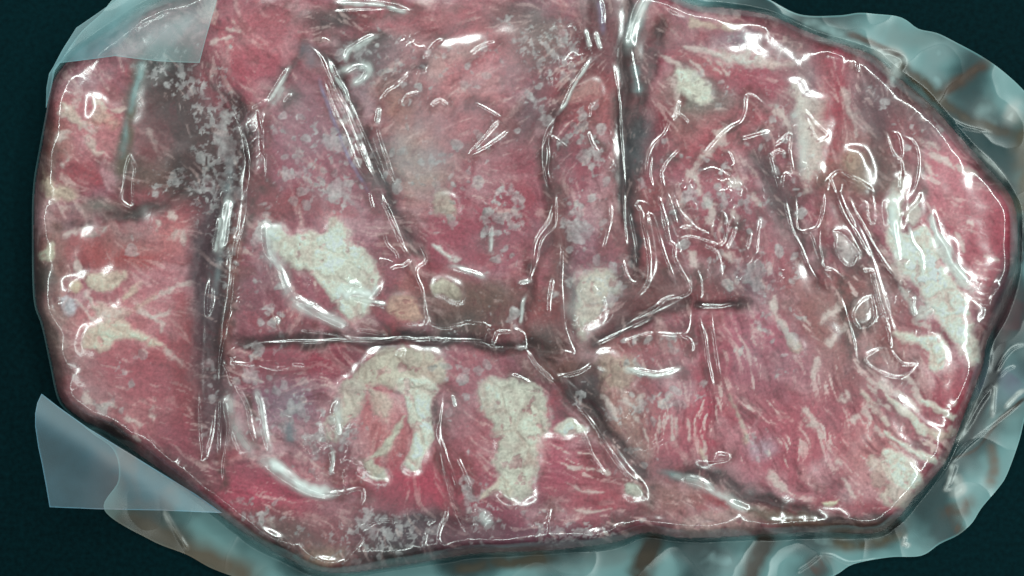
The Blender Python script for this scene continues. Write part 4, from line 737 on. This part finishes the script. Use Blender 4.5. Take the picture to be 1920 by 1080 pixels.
def cut(P, Nn, RGBA, fm, skirt=None, floor=0.0008):
    ny, nx = P.shape[:2]; idx = np.arange(ny*nx).reshape(ny, nx)
    j, i = np.nonzero(fm)
    q = np.stack([idx[j+1,i], idx[j+1,i+1], idx[j,i+1], idx[j,i]], 1)
    u, inv = np.unique(q, return_inverse=True); q = inv.reshape(-1, 4)
    v = P.reshape(-1,3)[u]; n = Nn.reshape(-1,3)[u]; c = RGBA.reshape(-1,4)[u]
    if skirt is not None:
        k = np.zeros((ny+1, nx+1), bool); k[1:-1,1:-1] = skirt     # k[j+1,i+1] is face (j,i)
        E = []
        J, I = np.nonzero(k[1:-1,1:-1] & ~k[:-2,1:-1]); E.append(np.stack([idx[J,I], idx[J,I+1]],1))
        J, I = np.nonzero(k[1:-1,1:-1] & ~k[2:,1:-1]); E.append(np.stack([idx[J+1,I+1], idx[J+1,I]],1))
        J, I = np.nonzero(k[1:-1,1:-1] & ~k[1:-1,:-2]); E.append(np.stack([idx[J+1,I], idx[J,I]],1))
        J, I = np.nonzero(k[1:-1,1:-1] & ~k[1:-1,2:]); E.append(np.stack([idx[J,I+1], idx[J+1,I+1]],1))
        E = np.concatenate(E); e, inv = np.unique(E, return_inverse=True); inv = inv.reshape(-1,2)
        top = P.reshape(-1,3)[e]; bot = top.copy(); bot[:,2] = floor; b0 = len(v); m = len(e)
        ce = RGBA.reshape(-1,4)[e]
        v = np.concatenate([v, top, bot]); n = np.concatenate([n, np.zeros((2*m,3),np.float32)]); c = np.concatenate([c, ce, ce])
        sq = np.stack([b0+inv[:,0], b0+inv[:,1], b0+m+inv[:,1], b0+m+inv[:,0]], 1)[:, ::-1]
        q = np.concatenate([q, sq])
    return v, q, n, c
def empty(name, label, cat, loc=(0,0,0), group=None):
    o = bpy.data.objects.new(name, None); S.collection.objects.link(o); o.empty_display_size = .02
    o['label'] = label; o['category'] = cat
    if group: o['group'] = group
    return o

# table
bm_v = np.array([[-3,-3,0],[3,-3,0],[3,3,0],[-3,3,0]], np.float32)
me = bpy.data.meshes.new('table_top'); me.from_pydata(bm_v.tolist(), [], [(0,1,2,3)]); me.materials.append(M_TABLE)
tab = bpy.data.objects.new('table_top', me); S.collection.objects.link(tab); tab['kind'] = 'structure'

# meat chunks
P = to_world(X, Y, hM); Nm = grid_normals(P)
RG = np.concatenate([col, np.ones(g.shape+(1,), np.float32)], -1)
cx = (X[:-1,:-1]+X[1:,1:])/2; cy = (Y[:-1,:-1]+Y[1:,1:])/2
okf = (dO[:-1,:-1] < 0) & (dO[1:,:-1] < 0) & (dO[:-1,1:] < 0) & (dO[1:,1:] < 0)
lw = (wx[:-1,:-1]*.5+cx*.5, wy[:-1,:-1]*.5+cy*.5)
lab = np.full(cx.shape, -1, np.int32)
for k, (nm, poly) in enumerate(CH): lab[inside(lw[0], lw[1], poly) & (lab < 0)] = k
while (lab < 0).any():
    for ax, k in ((0,1),(0,-1),(1,1),(1,-1)):
        r = np.roll(lab, k, ax); lab = np.where((lab < 0) & (r >= 0), r, lab)
ff = fatid[:-1,:-1]
for k, (fx_, fy_) in enumerate(FC):
    home = -1
    for q, (nm, poly) in enumerate(CH):
        if inside(np.array([fx_]), np.array([fy_]), poly)[0]: home = q; break
    lab[(ff == k)] = home if home >= 0 else 8
lab = np.where(okf, lab, -1)
CHL = {
 'A': 'pinkish marbled beef lump at the upper left, under the milky folded film flap',
 'B': 'rounded pale-marbled beef lump at the lower left, outside the long vertical film pleat',
 'C': 'bright red strip of beef along the top edge beside the milky folded flap',
 'D': 'mauve frosted beef piece holding the large lumpy cream fat patch, left of centre',
 'E': 'broad pale pink beef piece right of the long diagonal film pleat, above the cross crease',
 'F': 'narrow dark red strip of beef left of the straight vertical film crease',
 'G': 'large red beef piece at the upper right with a pale fan of fat',
 'J': 'beef piece along the bottom with two tall cream fat columns',
 'H': 'big coarse-grained beef piece at the lower right with pale parallel fat stripes',
}
for k, (nm, poly) in enumerate(CH):
    fm = lab == k
    if not fm.any(): continue
    root = empty('beef_piece', CHL[nm], 'meat', group='beef pieces packed in the bag')
    lean = fm & (ff < 0)
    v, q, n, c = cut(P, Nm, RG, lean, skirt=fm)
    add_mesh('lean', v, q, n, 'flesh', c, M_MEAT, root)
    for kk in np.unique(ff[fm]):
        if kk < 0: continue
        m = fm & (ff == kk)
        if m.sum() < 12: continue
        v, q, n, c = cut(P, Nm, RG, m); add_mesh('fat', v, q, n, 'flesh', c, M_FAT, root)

# vacuum bag
bag = empty('vacuum_bag', 'clear wrinkled vacuum-sealed plastic bag clinging round the beef with milky crumpled margins', 'bag')
def snap(gr_, d, poly, lim):
    x, y = gr_.X.copy(), gr_.Y.copy(); pts = np.array(poly + [poly[0]])
    sel = np.nonzero(np.abs(d) < lim); qx_, qy_ = x[sel], y[sel]
    best = np.full(qx_.shape, 1e9); bx = qx_.copy(); by = qy_.copy()
    for i in range(len(pts)-1):
        a, b = pts[i], pts[i+1]; e = b-a; t = np.clip(((qx_-a[0])*e[0]+(qy_-a[1])*e[1])/(e@e+1e-9), 0, 1)
        ux, uy = a[0]+t*e[0], a[1]+t*e[1]; dd = (qx_-ux)**2+(qy_-uy)**2; m = dd < best
        best = np.where(m, dd, best); bx = np.where(m, ux, bx); by = np.where(m, uy, by)
    x[sel] = bx; y[sel] = by; return x, y
def corner_ok(d, lim): return (d[:-1,:-1] < lim) & (d[1:,:-1] < lim) & (d[:-1,1:] < lim) & (d[1:,1:] < lim)
sx_, sy_ = snap(f, dFf, FILMs, f.step*.72)
PF = to_world(sx_, sy_, hF); NF = grid_normals(to_world(FX, FY, hF))
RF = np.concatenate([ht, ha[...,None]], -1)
okF = corner_ok(dFf, f.step*.72)
fo = foldid[:-1,:-1]; over = dOf[:-1,:-1] < 6
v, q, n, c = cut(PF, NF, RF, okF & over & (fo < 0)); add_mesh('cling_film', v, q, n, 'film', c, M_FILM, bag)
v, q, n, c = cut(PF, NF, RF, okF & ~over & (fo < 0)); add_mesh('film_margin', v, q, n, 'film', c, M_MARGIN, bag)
for k in range(len(FOLD)):
    m = okF & (fo == k)
    if m.sum() < 20: continue
    v, q, n, c = cut(PF, NF, RF, m); add_mesh('film_fold', v, q, n, 'film', c, M_FILM, bag)
# the two loose flaps
def flap(name, label, poly, step, zf, tint):
    
    xs = [p[0] for p in poly]; ys = [p[1] for p in poly]
    fg = Grid(min(xs)-6, max(xs)+6, min(ys)-6, max(ys)+6, step)
    d = sdf(fg.X, fg.Y, poly); h = zf(fg, d).astype(np.float32)
    x, y = snap(fg, d, poly, step*.72); Pp = to_world(x, y, h); Nn = grid_normals(to_world(fg.X, fg.Y, h))
    v, q, n, c = cut(Pp, Nn, tint(fg, d).astype(np.float32), corner_ok(d, step*.72))
    o = add_mesh(name, v, q, n, 'film', c, M_FLAP, bag); o['label'] = label; return o
def z_ul(fg, d):
    b = gblur(resample(hF, f, fg), 6.0)
    return gblur(np.maximum(b, 45), 16.0) + 22 + 3*fbm(fg.X, fg.Y, 160, 41, 1)
def t_ul(fg, d):
    n = fbm((fg.X+.8*fg.Y), (fg.X-fg.Y)*.35, 60, 43, 3); b = sst(-.7,.8,n)
    left = sst(330, 150, fg.X)
    c_ = lin((138,172,174))[None,None]*(1-left[...,None]) + lin((130,186,196))[None,None]*left[...,None]
    a = .24+.12*b + .16*left; a = np.maximum(a, .75*sst(3,.5,np.abs(d)))
    return np.concatenate([c_*(.8+.35*b[...,None]), a[...,None]], -1)
flap('folded_flap', 'milky cyan flap of film folded over the upper left of the bag', FLAP_UL, 2.0, z_ul, t_ul)
def z_ll(fg, d):
    # hinged along the diagonal, lifting towards its free left corner
    dl, _ = seg_dist(fg.X, fg.Y, [(78,738),(417,962)])
    return 62 + .22*dl - .00035*dl*dl*1.5 + 6*np.exp(-((dl-45)/34)**2) + 3*fbm(fg.X, fg.Y, 190, 55, 1)
def t_ll(fg, d):
    n = fbm(fg.X, fg.Y, 80, 56, 3)
    dl, _ = seg_dist(fg.X, fg.Y, [(78,738),(417,962)])
    warm = sst(0,1,.5+n)*sst(120, 260, fg.X)
    c_ = lin((88,152,178))[None,None]*(1-warm[...,None]) + lin((150,142,150))[None,None]*warm[...,None]
    a = .17+.06*n + .05*(np.sin((fg.X+.55*fg.Y)*.9)*np.sin((fg.Y-.4*fg.X)*.9))*np.exp(-((dl-60)/40)**2) + .12*np.exp(-((dl-30)/30)**2); a = np.maximum(a, .8*sst(2.6,.4,np.abs(d)))
    return np.concatenate([c_, np.clip(a,0,1)[...,None]], -1)
flap('corner_flap', 'smooth bluish free corner of film lifted off the table at the lower left', FLAP_LL, 2.0, z_ll, t_ll)
